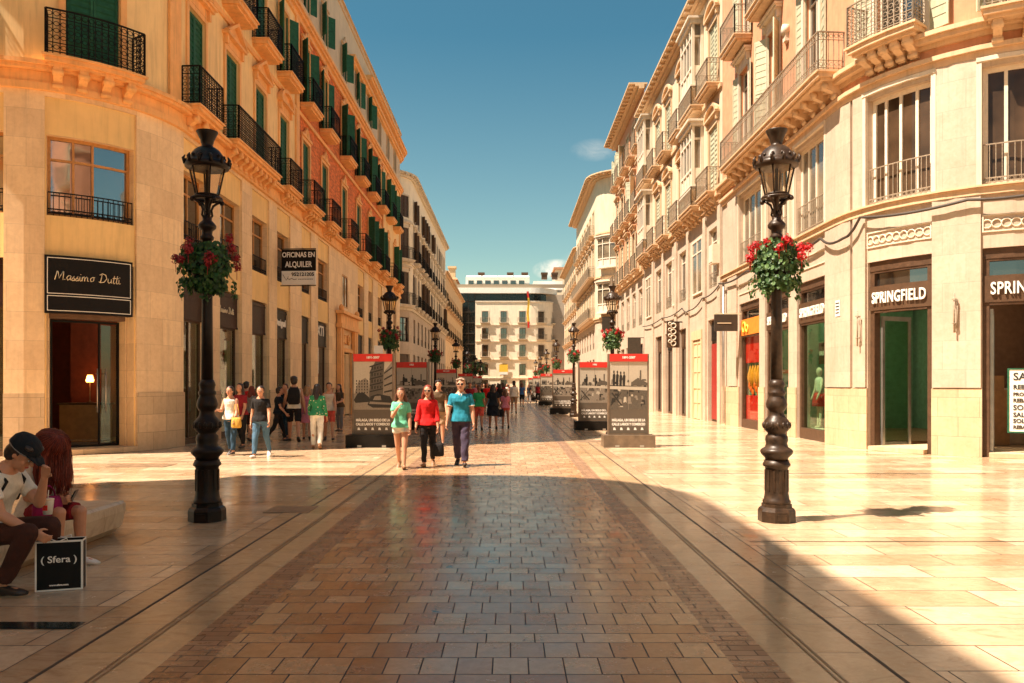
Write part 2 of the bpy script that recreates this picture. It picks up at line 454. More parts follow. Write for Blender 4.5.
# ---------------------------------------------------------------- facade elements
def wall_sheet(mb, s0, s1, z0, z1, d, holes=(), depth=.25, mat=0, rmat=None):
    """a wall face at offset d with rectangular holes (a, b, c, e) and their reveals"""
    rmat = mat if rmat is None else rmat
    xs = set([s0, s1]); zs = set([z0, z1])
    for a, b, c, e in holes:
        xs |= {max(a, s0), min(b, s1)}; zs |= {max(c, z0), min(e, z1)}
    for v in mb.F.cuts(s0, s1): xs.add(v)
    xs = sorted(xs); zs = sorted(zs)
    x2 = [xs[0]]
    for v in xs[1:]:
        if v-x2[-1] > 1e-4: x2.append(v)
    xs = x2
    for i in range(len(xs)-1):
        xm = (xs[i]+xs[i+1])/2
        j = 0
        while j < len(zs)-1:
            zm = (zs[j]+zs[j+1])/2
            if any(a < xm < b and c < zm < e for a, b, c, e in holes): j += 1; continue
            k = j
            while k+1 < len(zs)-1 and not any(a < xm < b and c < (zs[k+1]+zs[k+2])/2 < e for a, b, c, e in holes): k += 1
            mb.add([(xs[i], d, zs[j]), (xs[i+1], d, zs[j]), (xs[i+1], d, zs[k+1]), (xs[i], d, zs[k+1])], [(3, 2, 1, 0)], False, mat)
            j = k+1
    for a, b, c, e in holes:
        e2 = d-depth
        mb.add([(a, d, c), (a, e2, c), (a, e2, e), (a, d, e)], [(0, 1, 2, 3)], False, rmat)
        mb.add([(b, d, c), (b, e2, c), (b, e2, e), (b, d, e)], [(3, 2, 1, 0)], False, rmat)
        cu = mb.F.cuts(a, b)
        for p, q in zip(cu[:-1], cu[1:]):
            mb.add([(p, d, e), (p, e2, e), (q, e2, e), (q, d, e)], [(0, 1, 2, 3)], False, rmat)
            if c > .01: mb.add([(p, d, c), (p, e2, c), (q, e2, c), (q, d, c)], [(3, 2, 1, 0)], False, rmat)

def moulding(F, name, par, s0, s1, prof, mat):
    """a run of horizontal moulding: prof = (d0, d1, z0, z1) boxes"""
    mb = MB(F)
    for d0, d1, z0, z1 in prof: mb.box(s0, s1, d0, d1, z0, z1)
    return mb.build(name, mat, par)

def cross_frame(mb, a, b, z0, z1, d0, d1, t, vs=(), hs=(), ti=None):
    ti = ti or t*.7
    mb.box(a, a+t, d0, d1, z0, z1); mb.box(b-t, b, d0, d1, z0, z1)
    mb.box(a+t, b-t, d0, d1, z0, z0+t); mb.box(a+t, b-t, d0, d1, z1-t, z1)
    for v in vs: mb.box(v-ti/2, v+ti/2, d0+.004, d1-.004, z0+t, z1-t)
    for h in hs:
        e = [a+t]+[w for v in vs for w in (v-ti/2, v+ti/2)]+[b-t]
        for i in range(0, len(e), 2): mb.box(e[i], e[i+1], d0+.006, d1-.006, h-ti/2, h+ti/2)

def window(F, par, a, b, z0, z1, d, fm='wood_frame', pm='pane_dark', vs=None, hs=(), t=.07, name='window'):
    mb = MB(F); vs = [(a+b)/2] if vs is None else vs
    cross_frame(mb, a, b, z0, z1, d, d+.07, t, vs, hs)
    w = mb.build(name, fm, par)
    p = MB(F); e = [a+.02]+list(vs)+[b-.02]
    p.box(a+.02, b-.02, d+.015, d+.03, z0+.02, z1-.02)
    p.build('pane', pm, w)
    return w

def leaf_closed(mb, a, b, z0, z1, d, n=16, t=.055):
    mb.box(a, a+t, d, d+.045, z0, z1); mb.box(b-t, b, d, d+.045, z0, z1)
    for q in (z0, (z0*1.2+z1*.8)/2-.02, z1-.08): mb.box(a+t, b-t, d+.002, d+.043, q, q+.08)
    mb.box(a+t, b-t, d+.004, d+.012, z0+.08, z1-.08)
    h = (z1-z0)/n
    for i in range(n):
        z = z0+.02+i*h
        mb.add([(a+t, d+.012, z+h*.8), (b-t, d+.012, z+h*.8), (b-t, d+.036, z), (a+t, d+.036, z)], [(0, 3, 2, 1)])
def leaf_open(mb, hs, z0, z1, d, w, ang, side, n=16):
    """shutter leaf hinged at s=hs, swung out; side -1 leans toward lower s"""
    c, q = math.cos(ang), math.sin(ang)
    ux, uy = side*c, q; tx, ty = -side*q*.02, c*.02
    def bx(u0, u1, za, zb, k=1):
        vs = []
        for u in (u0, u1):
            for sg in (-1, 1):
                for z in (za, zb): vs.append((hs+ux*u+tx*sg*k, d+uy*u+ty*sg*k, z))
        mb.add(vs, [(0, 1, 3, 2), (4, 6, 7, 5), (0, 4, 5, 1), (2, 3, 7, 6), (0, 2, 6, 4), (1, 5, 7, 3)])
    bx(0, .05, z0, z1); bx(w-.05, w, z0, z1)
    for za, zb in ((z0, z0+.09), ((z0+z1)/2-.04, (z0+z1)/2+.04), (z1-.09, z1)): bx(.05, w-.05, za, zb, .9)
    bx(.05, w-.05, z0+.09, z1-.09, .2)
    h = (z1-z0)/n
    for i in range(n): 
        z = z0+.05+i*h
        bx(.05, w-.05, z, z+h*.35, .75)

def shutters(F, w, a, b, z0, z1, d, mat, mode='closed', ang=1.2, n=16):
    m = (a+b)/2
    for k in (0, 1):
        mb = MB(F)
        if mode == 'closed': leaf_closed(mb, *((a, m-.005) if k == 0 else (m+.005, b)), z0, z1, d, n)
        elif k == 0: leaf_open(mb, a, z0, z1, d+.02, (b-a)/2, ang, -1, n)
        else: leaf_open(mb, b, z0, z1, d+.02, (b-a)/2, ang, 1, n)
        mb.build('shutter', mat, w)

def surround(F, par, a, b, z0, z1, mat, kind='flat', t=.14, d=0.0, name='window_surround', rise=.45, pj=.0):
    mb = MB(F)
    mb.box(a-t, a-.003, d, d+.05, z0, z1+t); mb.box(b+.003, b+t, d, d+.05, z0, z1+t); mb.box(a-.003, b+.003, d, d+.05, z1+.003, z1+t)
    zt = z1+t
    if kind in ('flat', 'tri', 'seg'):
        mb.box(a-t-.03, b+t+.03, d, d+.06, zt+.003, zt+.22)
        mb.box(a-t-.12, b+t+.12, d, d+.20, zt+.223, zt+.30)
        for e in (a-t-.02, b+t-.10): mb.box(e, e+.12, d+.003, d+.14, zt-.02, zt+.22)
        z = zt+.30
        if kind == 'flat': mb.box(a-t-.16, b+t+.16, d, d+.26, z+.003, z+.07)
        m = (a+b)/2; hw = (b-a)/2+t+.12
        if kind == 'tri':
            mb.prism([(m-hw, z), (m+hw, z), (m, z+rise)], d, d+.08)
            for sg in (-1, 1):
                mb.prism([(m+sg*hw*1.06, z+.01), (m+sg*hw*.9, z+.01), (m, z+rise-.03), (m, z+rise+.08)][::1], d+.083, d+.22)
        if kind == 'seg':
            pts = [(m+hw*math.cos(PI*i/10), z+rise*math.sin(PI*i/10)) for i in range(11)]
            mb.prism(pts, d, d+.08)
            for i in range(10):
                a1, a2 = PI*i/10, PI*(i+1)/10
                mb.prism([(m+hw*1.04*math.cos(a1), z+rise*1.08*math.sin(a1)), (m+hw*1.04*math.cos(a2), z+rise*1.08*math.sin(a2)),
                          (m+hw*.86*math.cos(a2), z+rise*.82*math.sin(a2)+.0), (m+hw*.86*math.cos(a1), z+rise*.82*math.sin(a1))], d+.083, d+.20)
    if kind == 'crest':
        m = (a+b)/2
        mb.box(a-t-.05, b+t+.05, d, d+.10, zt+.003, zt+.10)
        mb.prism([(m-.4, zt+.1), (m+.4, zt+.1), (m+.25, zt+.3), (m+.1, zt+.36), (m, zt+.5), (m-.1, zt+.36), (m-.25, zt+.3)], d, d+.09)
        mb.torus((m, d+.09, zt+.22), .11, .035, 'y', 10, 4)
    return mb.build(name, mat, par)

def corbel_mb(F, s, z, p, w=.16, h=.42):
    """a scrolled console bracket under a balcony, hanging from height z"""
    mb = MB(F)
    prof = [(0, z), (p*.85, z), (p*.85, z-.08), (p*.74, z-.16), (p*.5, z-.22), (p*.34, z-h*.62), (p*.36, z-h*.8), (p*.2, z-h), (0, z-h)]
    mb.yprism(prof, s-w/2, s+w/2)
    for (y, zz, r) in ((p*.70, z-.10, .075), (p*.27, z-h*.82, .06)):
        mb.tube([(s-w/2-.02, y, zz), (s+w/2+.02, y, zz)], r, 8)
    return mb

def balcony(F, par, a, b, z, p, slabmat, ironmat, rail=.95, nc=0, ornate=1, thick=.18, cm=None, pitch=.115, ch=.42):
    """slab with moulded edge; children railing (one iron lattice) and corbels"""
    mb = MB(F)
    mb.box(a, b, 0, p-.05, z-thick, z-.05); mb.box(a-.04, b+.04, 0, p, z-.05+.002, z)
    mb.box(a+.06, b-.06, 0, p-.14, z-thick-.07, z-thick-.002)
    o = mb.build('balcony', slabmat, par)
    r = MB(F); q = p-.05; a2, b2 = a+.02, b-.02
    def run(x0, y0, x1, y1):
        L = math.hypot(x1-x0, y1-y0); ux, uy = (x1-x0)/L, (y1-y0)/L
        along = abs(ux) > .5
        for (zz, t) in ((z+rail, .022), (z+.06, .014), (z+rail*.80, .011))+(((z+rail*.26, .011),) if ornate else ()):
            if along: r.box(x0, x1, y0-t, y0+t, zz-t*.6, zz+t*.6)
            else: r.box(x0-t, x0+t, min(y0, y1), max(y0, y1)-.023, zz-t*.6, zz+t*.6)
        n = max(2, int(L/pitch))
        for i in range(n+1):
            x, y = x0+ux*L*i/n, y0+uy*L*i/n
            t = .017 if i in (0, n) else .0085
            zb = z+.002
            r.obox((x, y, (zb+z+rail)/2), (t, 0, 0), (0, t, 0), (0, 0, (z+rail-zb)/2))
        if ornate:
            for i in range(n):
                x, y = x0+ux*L*(i+.5)/n, y0+uy*L*(i+.5)/n; R = pitch*.40
                zs = [z+rail*.90, z+rail*.16] if ornate == 1 else [z+rail*.90, z+rail*.16, z+rail*.38, z+rail*.53, z+rail*.68]
                for zz in zs:
                    r.torus((x, y, zz), R, .008, 'y' if along else 'x', 8, 3)
    run(a2, q, b2, q); run(a2, 0.0, a2, q); run(b2, 0.0, b2, q)
    r.build('railing', ironmat, o)
    if nc:
        for i in range(nc):
            s = a+.22+(b-a-.44)*i/(nc-1) if nc > 1 else (a+b)/2
            corbel_mb(F, s, z-thick-.072, p*.8, h=ch).build('corbel', cm or slabmat, o)
    return o

def guard(F, par, a, b, z, d, mat, h=.75, pitch=.11, orn=True):
    r = MB(F)
    for zz in (z+h, z+.05, z+.14): r.box(a, b, d-.012, d+.012, zz-.012, zz+.012)
    n = int((b-a)/pitch)
    for i in range(n+1):
        s = a+(b-a)*i/n; r.box(s-.007, s+.007, d-.007, d+.007, z, z+h)
    if orn:
        for i in range(n): r.torus((a+(b-a)*(i+.5)/n, d, z+.095), .036, .007, 'y', 8, 3)
    return r.build('guard_rail', mat, par)

def text_geo(txt, size, ext=.01, bold=0.0, shear=0.0, align='CENTER', spacing=1.0):
    cu = bpy.data.curves.new('txt', 'FONT'); cu.body = txt; cu.size = size; cu.extrude = ext; cu.offset = bold
    cu.shear = shear; cu.align_x = align; cu.align_y = 'CENTER'; cu.space_character = spacing; cu.resolution_u = 3
    o = bpy.data.objects.new('txt', cu); C.objects.link(o)
    dg = bpy.context.evaluated_depsgraph_get(); me = bpy.data.meshes.new_from_object(o.evaluated_get(dg))
    vs = [tuple(v.co) for v in me.vertices]; fs = [tuple(p.vertices) for p in me.polygons]
    bpy.data.objects.remove(o); bpy.data.meshes.remove(me); bpy.data.curves.remove(cu)
    return vs, fs
def wall_text(F, par, txt, s, z, d, size, mat, sgn, bold=.0, shear=0, ext=.012, width=None, name='lettering', spacing=1.0):
    """sgn +1: reads toward growing s (left row), -1: the other way"""
    vs, fs = text_geo(txt, size, ext, bold, shear, spacing=spacing)
    k = 1
    if width:
        w = max(v[0] for v in vs)-min(v[0] for v in vs); k = width/w
    mb = MB(F); v2 = [(s+sgn*v[0]*k, d+v[2]+ext, z+v[1]) for v in vs]
    if sgn > 0: fs = [q[::-1] for q in fs]
    if not F.flip: pass
    mb.add(v2, fs); return mb.build(name, mat, par, uv=False)

def footprint(F, s0, s1, inner, depth_pts, z0, z1, n=None):
    pts = [F.P(s, -inner) for s in F.cuts(s0, s1)]+list(depth_pts)
    m = len(pts); vs = [(x, y, z0) for x, y in pts]+[(x, y, z1) for x, y in pts]
    fs = [tuple(range(m)), tuple(range(2*m-1, m-1, -1))]+[(i, (i+1) % m, m+(i+1) % m, m+i) for i in range(m)]
    mb = MB(); mb.add(vs, fs); return mb
# ================================================================ LEFT NEAR BUILDING (ochre, rounded corner)
XL, XR = -8.17, 8.27
FL = Path(XL*1.0 and (XL, 0), (0, 1), (1, 0), 20.1, 59.0, 3.2, 1.2)
def left_building():
    F = FL
    root = empty('corner_building', (XL, 20, 0), 0, 'ochre corner building with green shutters, brick red upper walls and black iron balconies', 'building')
    root.location = (0, 0, 0)
    S_A = 20.1-3.2*PI/2-9; S_B = 60.4
    corner = (18.37, 16.47)
    bays = [(14.1, 15.7), (16.47, 18.37), (20.0, 21.6), (22.5, 24.35), (25.3, 27.1), (28.0, 29.7), (31.3, 32.8), (33.95, 36.0)]
    far = [(42.8, 44.7), (46.0, 47.5), (49.3, 50.9), (52.6, 54.1), (55.8, 57.2)]
    port = (38.55, 40.7)
    allb = bays+far
    # stone piers, full height to the first cornice
    mb = MB(F)
    wall_sheet(mb, S_A, S_B, 0, 7.9, 0, [(a, b, 0, 7.75) for a, b in allb]+[(port[0], port[1], 0, 3.1), (38.8, 40.1, 5.3, 6.9)], .06)
    mb.build('stone_pier_wall', 'stone_left', root)
    edges = [S_A]+[v for ab in sorted(allb+[port]) for v in ab]+[S_B]
    pieces(F, 'plinth', 'stone_plinth', root, [(edges[i], edges[i+1], .002, .035, 0, 1.35) for i in range(0, len(edges), 2) if edges[i+1]-edges[i] > .3])
    for a, b in allb:
        mb = MB(F)
        wall_sheet(mb, a, b, 0, 7.75, -.06, [(a+.03, b-.03, 0, 4.25), (a+.03, b-.03, 5.2, 6.95)], .26, 0, 1)
        mb.build('bay_panel', ['panel_plaster', 'stone_left'], root)
    # upper walls
    W = [20.8, 23.45, 26.1, 28.8, 31.9, 35.1, 39.2, 42.9, 46.4, 49.8, 53.2, 56.4]
    cw = [17.42, 14.7]
    h1 = [(w-.55, w+.55, 8.55, 11.15) for w in W+cw]; h2 = [(w-.55, w+.55, 12.5, 15.0) for w in W+cw]
    h3 = [(w-.5, w+.5, 16.55, 17.95) for w in W+cw]
    mb = MB(F); wall_sheet(mb, S_A, 30.55, 7.9, 15.75, 0, [h for h in h1+h2 if h[1] < 30.5], .22); mb.build('plaster_wall', 'ochre_plaster', root)
    mb = MB(F); wall_sheet(mb, 30.55, 50.9, 7.9, 15.75, -.02, [h for h in h1+h2 if 30.6 < h[0] < 50.8], .2, 0, 1); mb.build('brick_wall', ['brick_red', 'ochre_plaster'], root)
    mb = MB(F); wall_sheet(mb, 50.9, S_B, 7.9, 15.75, 0, [h for h in h1+h2 if h[0] > 51], .22); mb.build('plaster_wall', 'ochre_plaster', root)
    mb = MB(F); wall_sheet(mb, S_A, S_B, 15.75, 19.7, 0, h3, .22); mb.build('attic_wall', 'cream_wall', root)
    pieces(F, 'pilaster', 'trim_ochre', root, [(s, s+.45, .003, .07, 8.45, 15.7) for s in (19.3, 30.3, 50.9, 58.6)])
    # cornices
    moulding(F, 'cornice', root, S_A, S_B, [(.0, .10, 7.85, 8.0), (0, .06, 8.003, 8.25), (0, .22, 8.253, 8.33), (0, .28, 8.333, 8.42)], 'trim_ochre')
    moulding(F, 'cornice', root, S_A, S_B, [(0, .09, 15.5, 15.68), (0, .2, 15.683, 15.8), (0, .28, 15.803, 15.95), (0, .1, 15.953, 16.1)], 'trim_ochre')
    moulding(F, 'string_course', root, S_A, 50.5, [(0, .06, 11.95, 12.1)], 'trim_ochre')
    moulding(F, 'parapet', root, S_A, 60.6, [(-.3, .06, 19.7, 19.95), (-.35, .14, 19.953, 20.03)], 'cream_trim')
    moulding(F, 'cornice', root, 40.6, 60.6, [(0, .18, 18.0, 18.15), (0, .3, 18.153, 18.3)], 'trim_ochre')
    moulding(F, 'cornice', root, 44.4, 60.7, [(0, .12, 17.0+1.2, 18.45+.0), (0, .45, 18.453, 18.6), (0, .55, 18.603, 18.72)], 'trim_ochre')
    for k, s in enumerate([41.8+1.15*i for i in range(15)]):
        mb = MB(); x, y = F.P(s, -.1); mb.lathe([(.09, 0), (.12, .05), (.06, .1), (.10, .22), (.07, .32), (.02, .38)], 8, (x, y, 20.03)); mb.build('finial', 'cream_trim', root)
    # body
    B = [(-24, 61), (-24, 17.4)]
    footprint(F, 15.0, S_B-.3, .6, [(-24, 59.6), (-24, 17.5)], 4.55, 19.72).build('body', 'roof_flat', root, uv=False)
    mb = MB(); mb.box(-25, -12.2, 24, 59, .02, 4.54); mb.build('interior_wall', 'interior_red', root)
    pieces(F, 'partition', 'interior_red', root, [(s, s+.15, -3.9, -.33, .02, 4.5) for s in (21.95, 27.4, 30.4, 33.4, 36.6, 42, 45.3, 48.3, 51.5, 55)])
    pieces(F, 'added_fill_panel', 'fill_glow', root, [(s, s+.5, -2.2, -1.7, 4.4, 4.45) for s in (20.6, 23.2, 26.0, 28.7)])  # added glowing panels, brighten the shops behind the glass
    mb = MB(); mb.box(-24, -9.7, 17.8, 24, .0, .05); mb.box(-13.0, -8.5, 20.4, 59, .051, .1); mb.build('interior_floor', 'interior_floor', root)
    mb = MB(); mb.box(-24, -16.0, 17.8, 26, .06, 4.5); mb.build('interior_wall', 'interior_red', root)
    for s0, s1, z1 in ((21.9, 22.3, 2.6), (23.9, 24.9, 2.0), (24.95, 25.3, 2.9), (26.9, 27.35, 2.7), (27.45, 28.2, 1.7), (29.9, 30.35, 2.2)):
        mb = MB(F); mb.box(s0, s1, -.75, -.70, .5, z1); mb.build('display_panel', 'interior_cream', root)
        mb = MB(F); mb.box(s0+.05, s1-.05, -.69, -.60, .8, 1.15); mb.ell(((s0+s1)/2, -.62, 1.45), (.13, .08, .2), 8, 6); mb.build('display_goods', rnd.choice(['cloth_like_dark', 'interior_green', 'white_board']), root)
    # mezzanine windows
    for a, b in allb:
        vs = [a+(b-a)*.30, a+(b-a)*.52] if b-a > 1.85 else None
        w = window(F, root, a+.03, b-.03, 5.2, 6.95, -.30, 'wood_frame', 'pane_mirror' if a < 20 else 'pane_dark', vs if vs else [(a+b)/2], [6.45])
        guard(F, w, a+.05, b-.05, 5.21, -.10, 'iron_dark', .5)
    # shop fronts
    for i, (a, b) in enumerate(allb):
        if (a, b) == (16.47, 18.37): continue
        mb = MB(F); a2, b2 = a+.03, b-.03
        cross_frame(mb, a2, b2, .1, 3.22, -.28, -.20, .06, [(a+b)/2] if i % 3 == 2 else [], [])
        mb.box(a2, b2, -.28, -.16, .003, .1)
        so = mb.build('shopfront', 'brown_frame', root)
        g = MB(F); g.box(a2+.03, b2-.03, -.25, -.235, .15, 3.18); g.build('pane', 'shop_glass' if i < 6 else 'pane_dark', so)
        sg = MB(F); sg.box(a2, b2, -.30, -.14, 3.25, 4.22); sg.box(a2, b2, -.14, -.12, 3.2, 3.26); sg.box(a2, b2, -.14, -.12, 4.1, 4.16)
        sg.build('sign_board', ['sign_maroon' if i < 5 else 'sign_black'], so)
    # carved doorway
    a, b = port; mb = MB(F)
    for e in (37.5, 37.95): mb.box(e, e+.32, .036, .22, 0, 4.2)
    for e in (40.95, 41.4): mb.box(e, e+.32, .036, .22, 0, 4.2)
    mb.box(37.35, 41.9, .037, .30, 4.2, 4.4); mb.box(37.5, 41.75, .037, .24, 4.403, 4.85); mb.box(37.2, 42.05, .037, .42, 4.853, 5.0)
    mb.box(38.4, 38.53, .004, .12, 0, 3.25); mb.box(40.72, 40.85, .004, .12, 0, 3.25); mb.box(38.53, 40.72, .004, .12, 3.12, 3.3)
    mb.torus((39.6, .16, 3.72), .22, .06, 'y', 12, 5)
    for sg in (-1, 1): mb.prism([(39.6+sg*.3, 3.5), (39.6+sg*.9, 3.6), (39.6+sg*.75, 3.85), (39.6+sg*.3, 3.95)][::sg], .036, .12)
    for e in (37.6, 41.4): mb.ell((e+.15, .2, 5.15), (.13, .13, .17), 10, 6)
    dw = mb.build('doorway', 'trim_ochre', root)
    mb = MB(F); leaf_closed(mb, 38.57, 39.61, .05, 3.05, -.05, 6); leaf_closed(mb, 39.64, 40.68, .05, 3.05, -.05, 6); mb.build('door', 'tan_wall', dw)
    window(F, root, 38.8, 40.1, 5.3, 6.9, -.06+.0, 'wood_frame')
    # first floor: shuttered windows, pediments, bracketed balconies
    for i, w in enumerate(W+cw):
        a, b = w-.55, w+.55
        o = window(F, root, a, b, 8.55, 11.15, -.20, 'shutter_green', 'pane_dark')
        shutters(F, o, a+.02, b-.02, 8.57, 11.12, -.09, 'shutter_green', 'closed' if i not in (8, 9, 11) else 'open', 1.25, 18)
        surround(F, root, a, b, 8.45, 11.15, 'trim_ochre', ['flat', 'tri', 'tri', 'seg', 'crest', 'crest'][i] if i < 6 else 'crest')
        a, b = w-.55, w+.55
        o = window(F, root, a, b, 12.5, 15.0, -.20, 'shutter_green', 'pane_dark')
        shutters(F, o, a+.02, b-.02, 12.52, 14.97, -.06, 'shutter_green', 'closed' if i in (1, 2, 12) else 'open', [.75, .5, .9, .65][i % 4], 14)
        surround(F, root, a, b, 12.5, 15.0, 'trim_ochre', 'crest' if i > 3 else 'none', .12)
        balcony(F, root, w-.82, w+.82, 12.5, .55, 'trim_ochre', 'iron_dark', .95, 0, 2 if i < 4 else (1 if i < 8 else 0), .17)
        a, b = w-.5, w+.5
        o = window(F, root, a, b, 16.55, 17.95, -.18, 'shutter_green', 'pane_dark')
        if i not in (9, 10, 11): shutters(F, o, a+.02, b-.02, 16.57, 17.93, -.04, 'shutter_green', 'open', [.8, .55, .7][i % 3], 10)
        surround(F, root, a, b, 16.5, 17.95, 'cream_trim', 'crest' if i > 3 else 'none', .1)
    for a, b, nc in [(16.5, 18.3, 4), (13.8, 15.6, 3), (19.9, 21.5, 3), (22.7, 26.85, 9), (28.05, 29.65, 4)]+[(w-.85, w+.85, 4) for w in W[4:]]:
        balcony(F, root, a, b, 8.52, .5 if a < 30 else .6, 'trim_ochre', 'iron_dark', .95, nc, 2 if a < 30 else 1 if a < 42 else 0, .14)
    return root
LB = left_building()

# the entrance of the corner shop, its sign, desk and lamp
def corner_entrance(F, root):
    a, b = 16.50, 18.34
    mb = MB(F)
    mb.box(a, b, -.95, .10, .005, .12); o = mb.build('doorstep', 'stone_plinth', root)
    mb = MB(F)
    for s in (a-.0, b-.03): mb.box(s, s+.03, -.65, -.33, .121, 4.2)
    mb.build('entrance_reveal', 'stone_left', root)
    mb = MB(F); mb.box(a+.03, b-.03, -.65, -.34, 3.0, 3.1); mb.build('entrance_ceiling', 'interior_dark', root)
    mb = MB(F); cross_frame(mb, a+.035, b-.035, .125, 2.98, -.64, -.58, .05, [17.75]); d = mb.build('shopfront', 'sign_black', root)
    g = MB(F); g.box(17.8, b-.10, -.62, -.61, .2, 2.9); g.build('pane', 'shop_glass', d)
    g = MB(F)
    for s in (17.66, 17.88): g.tube([(s, -.50, .9), (s, -.50, 1.9)], .018, 6); g.box(s-.012, s+.012, -.58, -.50, 1.0, 1.03); g.box(s-.012, s+.012, -.58, -.50, 1.77, 1.8)
    g.build('handle', 'metal_grey', d)
corner_entrance(FL, LB)
def sign_thing(name, label, cat='sign', group=None):
    return empty(name, (0, 0, 0), 0, label, cat, group)
def script(F, par, s0, z0, d, u, r):
    # handwritten letters as rounded pen strokes; u = x-height
    G = {'M': (2.0, [[(0, 0), (.25, 1.9), (.4, 1.8), (.75, .3), (1.35, 1.9), (1.45, 1.7), (1.5, 0), (1.9, .2)]]),
         'a': (1.0, [[(.8, .95), (.4, 1.0), (.1, .5), (.35, 0), (.75, .4), (.85, .95), (.8, .1), (1.0, .1)]]),
         's': (.7, [[(0, .1), (.45, 1.0), (.35, .7), (.6, .2), (.3, -.05), (.1, .1)], [(.5, .02), (.7, .1)]]),
         'i': (.5, [[(.1, .9), (.15, .1), (.3, 0), (.5, .15)], [(.2, 1.35), (.24, 1.42)]]),
         'm': (1.5, [[(.05, .9), (.1, 0)], [(.1, .6), (.4, 1), (.55, .8), (.58, 0)], [(.58, .6), (.9, 1), (1.08, .8), (1.12, .05), (1.4, .1)]]),
         'o': (1.0, [[(.5, 1), (.12, .6), (.3, 0), (.75, .2), (.8, .75), (.5, 1), (.95, .95)]]), ' ': (.8, []),
         'D': (1.7, [[(.45, 1.75), (.35, .1)], [(0, 1.6), (.5, 1.95), (1.2, 1.7), (1.5, .9), (1.0, .1), (.3, .0), (0, .15)]]),
         'u': (1.0, [[(.1, .95), (.1, .3), (.35, 0), (.7, .3), (.75, .95), (.78, .1), (1.0, .1)]]),
         't': (.62, [[(.3, 1.7), (.22, .2), (.4, 0), (.6, .15)], [(0, 1.15), (.62, 1.2)]])}
    mb = MB(F); x = 0
    for ch in 'Massimo Dutti':
        w, st = G[ch]
        for q in st: mb.tube([(s0+(x+a+.12*b)*u, d, z0+b*u) for a, b in q], r, 5)
        x += w*1.0
    mb.build('lettering', 'lettering_gold', par, uv=False)
def massimo():
    F = FL
    t = sign_thing('shop_sign', 'large black shop sign with thin white outline and handwritten name over the corner shop door')
    mb = MB(F); mb.box(16.47, 18.24, -.05, .06, 3.08, 4.33); mb.build('sign_panel', 'sign_black', t)
    mb = MB(F)
    for z0, z1 in ((3.50, 4.28), (3.13, 3.46)):
        mb.box(16.52, 18.19, .06, .068, z0, z0+.014); mb.box(16.52, 18.19, .06, .068, z1-.014, z1)
        mb.box(16.52, 16.534, .06, .068, z0+.014, z1-.014); mb.box(18.176, 18.19, .06, .068, z0+.014, z1-.014)
    mb.build('outline', 'lettering', t)
    script(F, t, 16.66, 3.80, .074, .102, .0095)
    for i, (a, b) in enumerate([(20.0, 21.6), (22.5, 24.35), (25.3, 27.1)]):
        if i == 1:
            t = sign_thing('shop_lettering', 'handwritten gold name over the second shop window from the left corner')
            script(F, t, a+.22, 3.62, -.128, .10, .011)
    t = sign_thing('shop_lettering', 'white lettering on black fascia beside the hanging office sign')
    wall_text(F, t, 'Desigual', 28.85, 3.75, -.135, .34, 'lettering', 1, .012, 0, .01, width=1.3)
    t = sign_thing('shop_lettering', 'pale lettering over the dark doorway, beside the carved doorway')
    wall_text(F, t, 'XTI', 34.95, 3.85, -.135, .6, 'lettering', 1, .01, 0, .01, width=1.2)
    t = empty('reception_desk', (-11.35, 21.4, 0), .1, 'small light wooden reception desk inside the corner shop entrance', 'desk')
    mb = MB(); mb.box(-.55, .55, -.3, .3, .05, 1.0); mb.build('front', 'desk_wood', t)
    mb = MB(); mb.box(-.6, .6, -.35, .35, 1.0, 1.05); mb.build('top', 'brown_frame', t)
    t = empty('table_lamp', (-11.25, 21.4, 1.05), 0, 'small glowing orange lamp on the reception desk', 'lamp')
    mb = MB(); mb.lathe([(.09, 0), (.09, .02), (.015, .04), (.015, .55)], 10); mb.build('base', 'brown_frame', t)
    mb = MB(); mb.lathe([(.085, .55), (.10, .6), (.06, .74)], 12); mb.build('lamp_shade', 'lit_bulb', t)
    o = MB(); o.box(-10.9, -9.6, 17.95, 18.75, .122, .135); r = o.build('doormat', 'rubber_dark'); r.matrix_world = Matrix.Translation((-.05, .75, 0))
    tag(r, 'dark mat on the step of the corner shop entrance', 'doormat')
massimo()
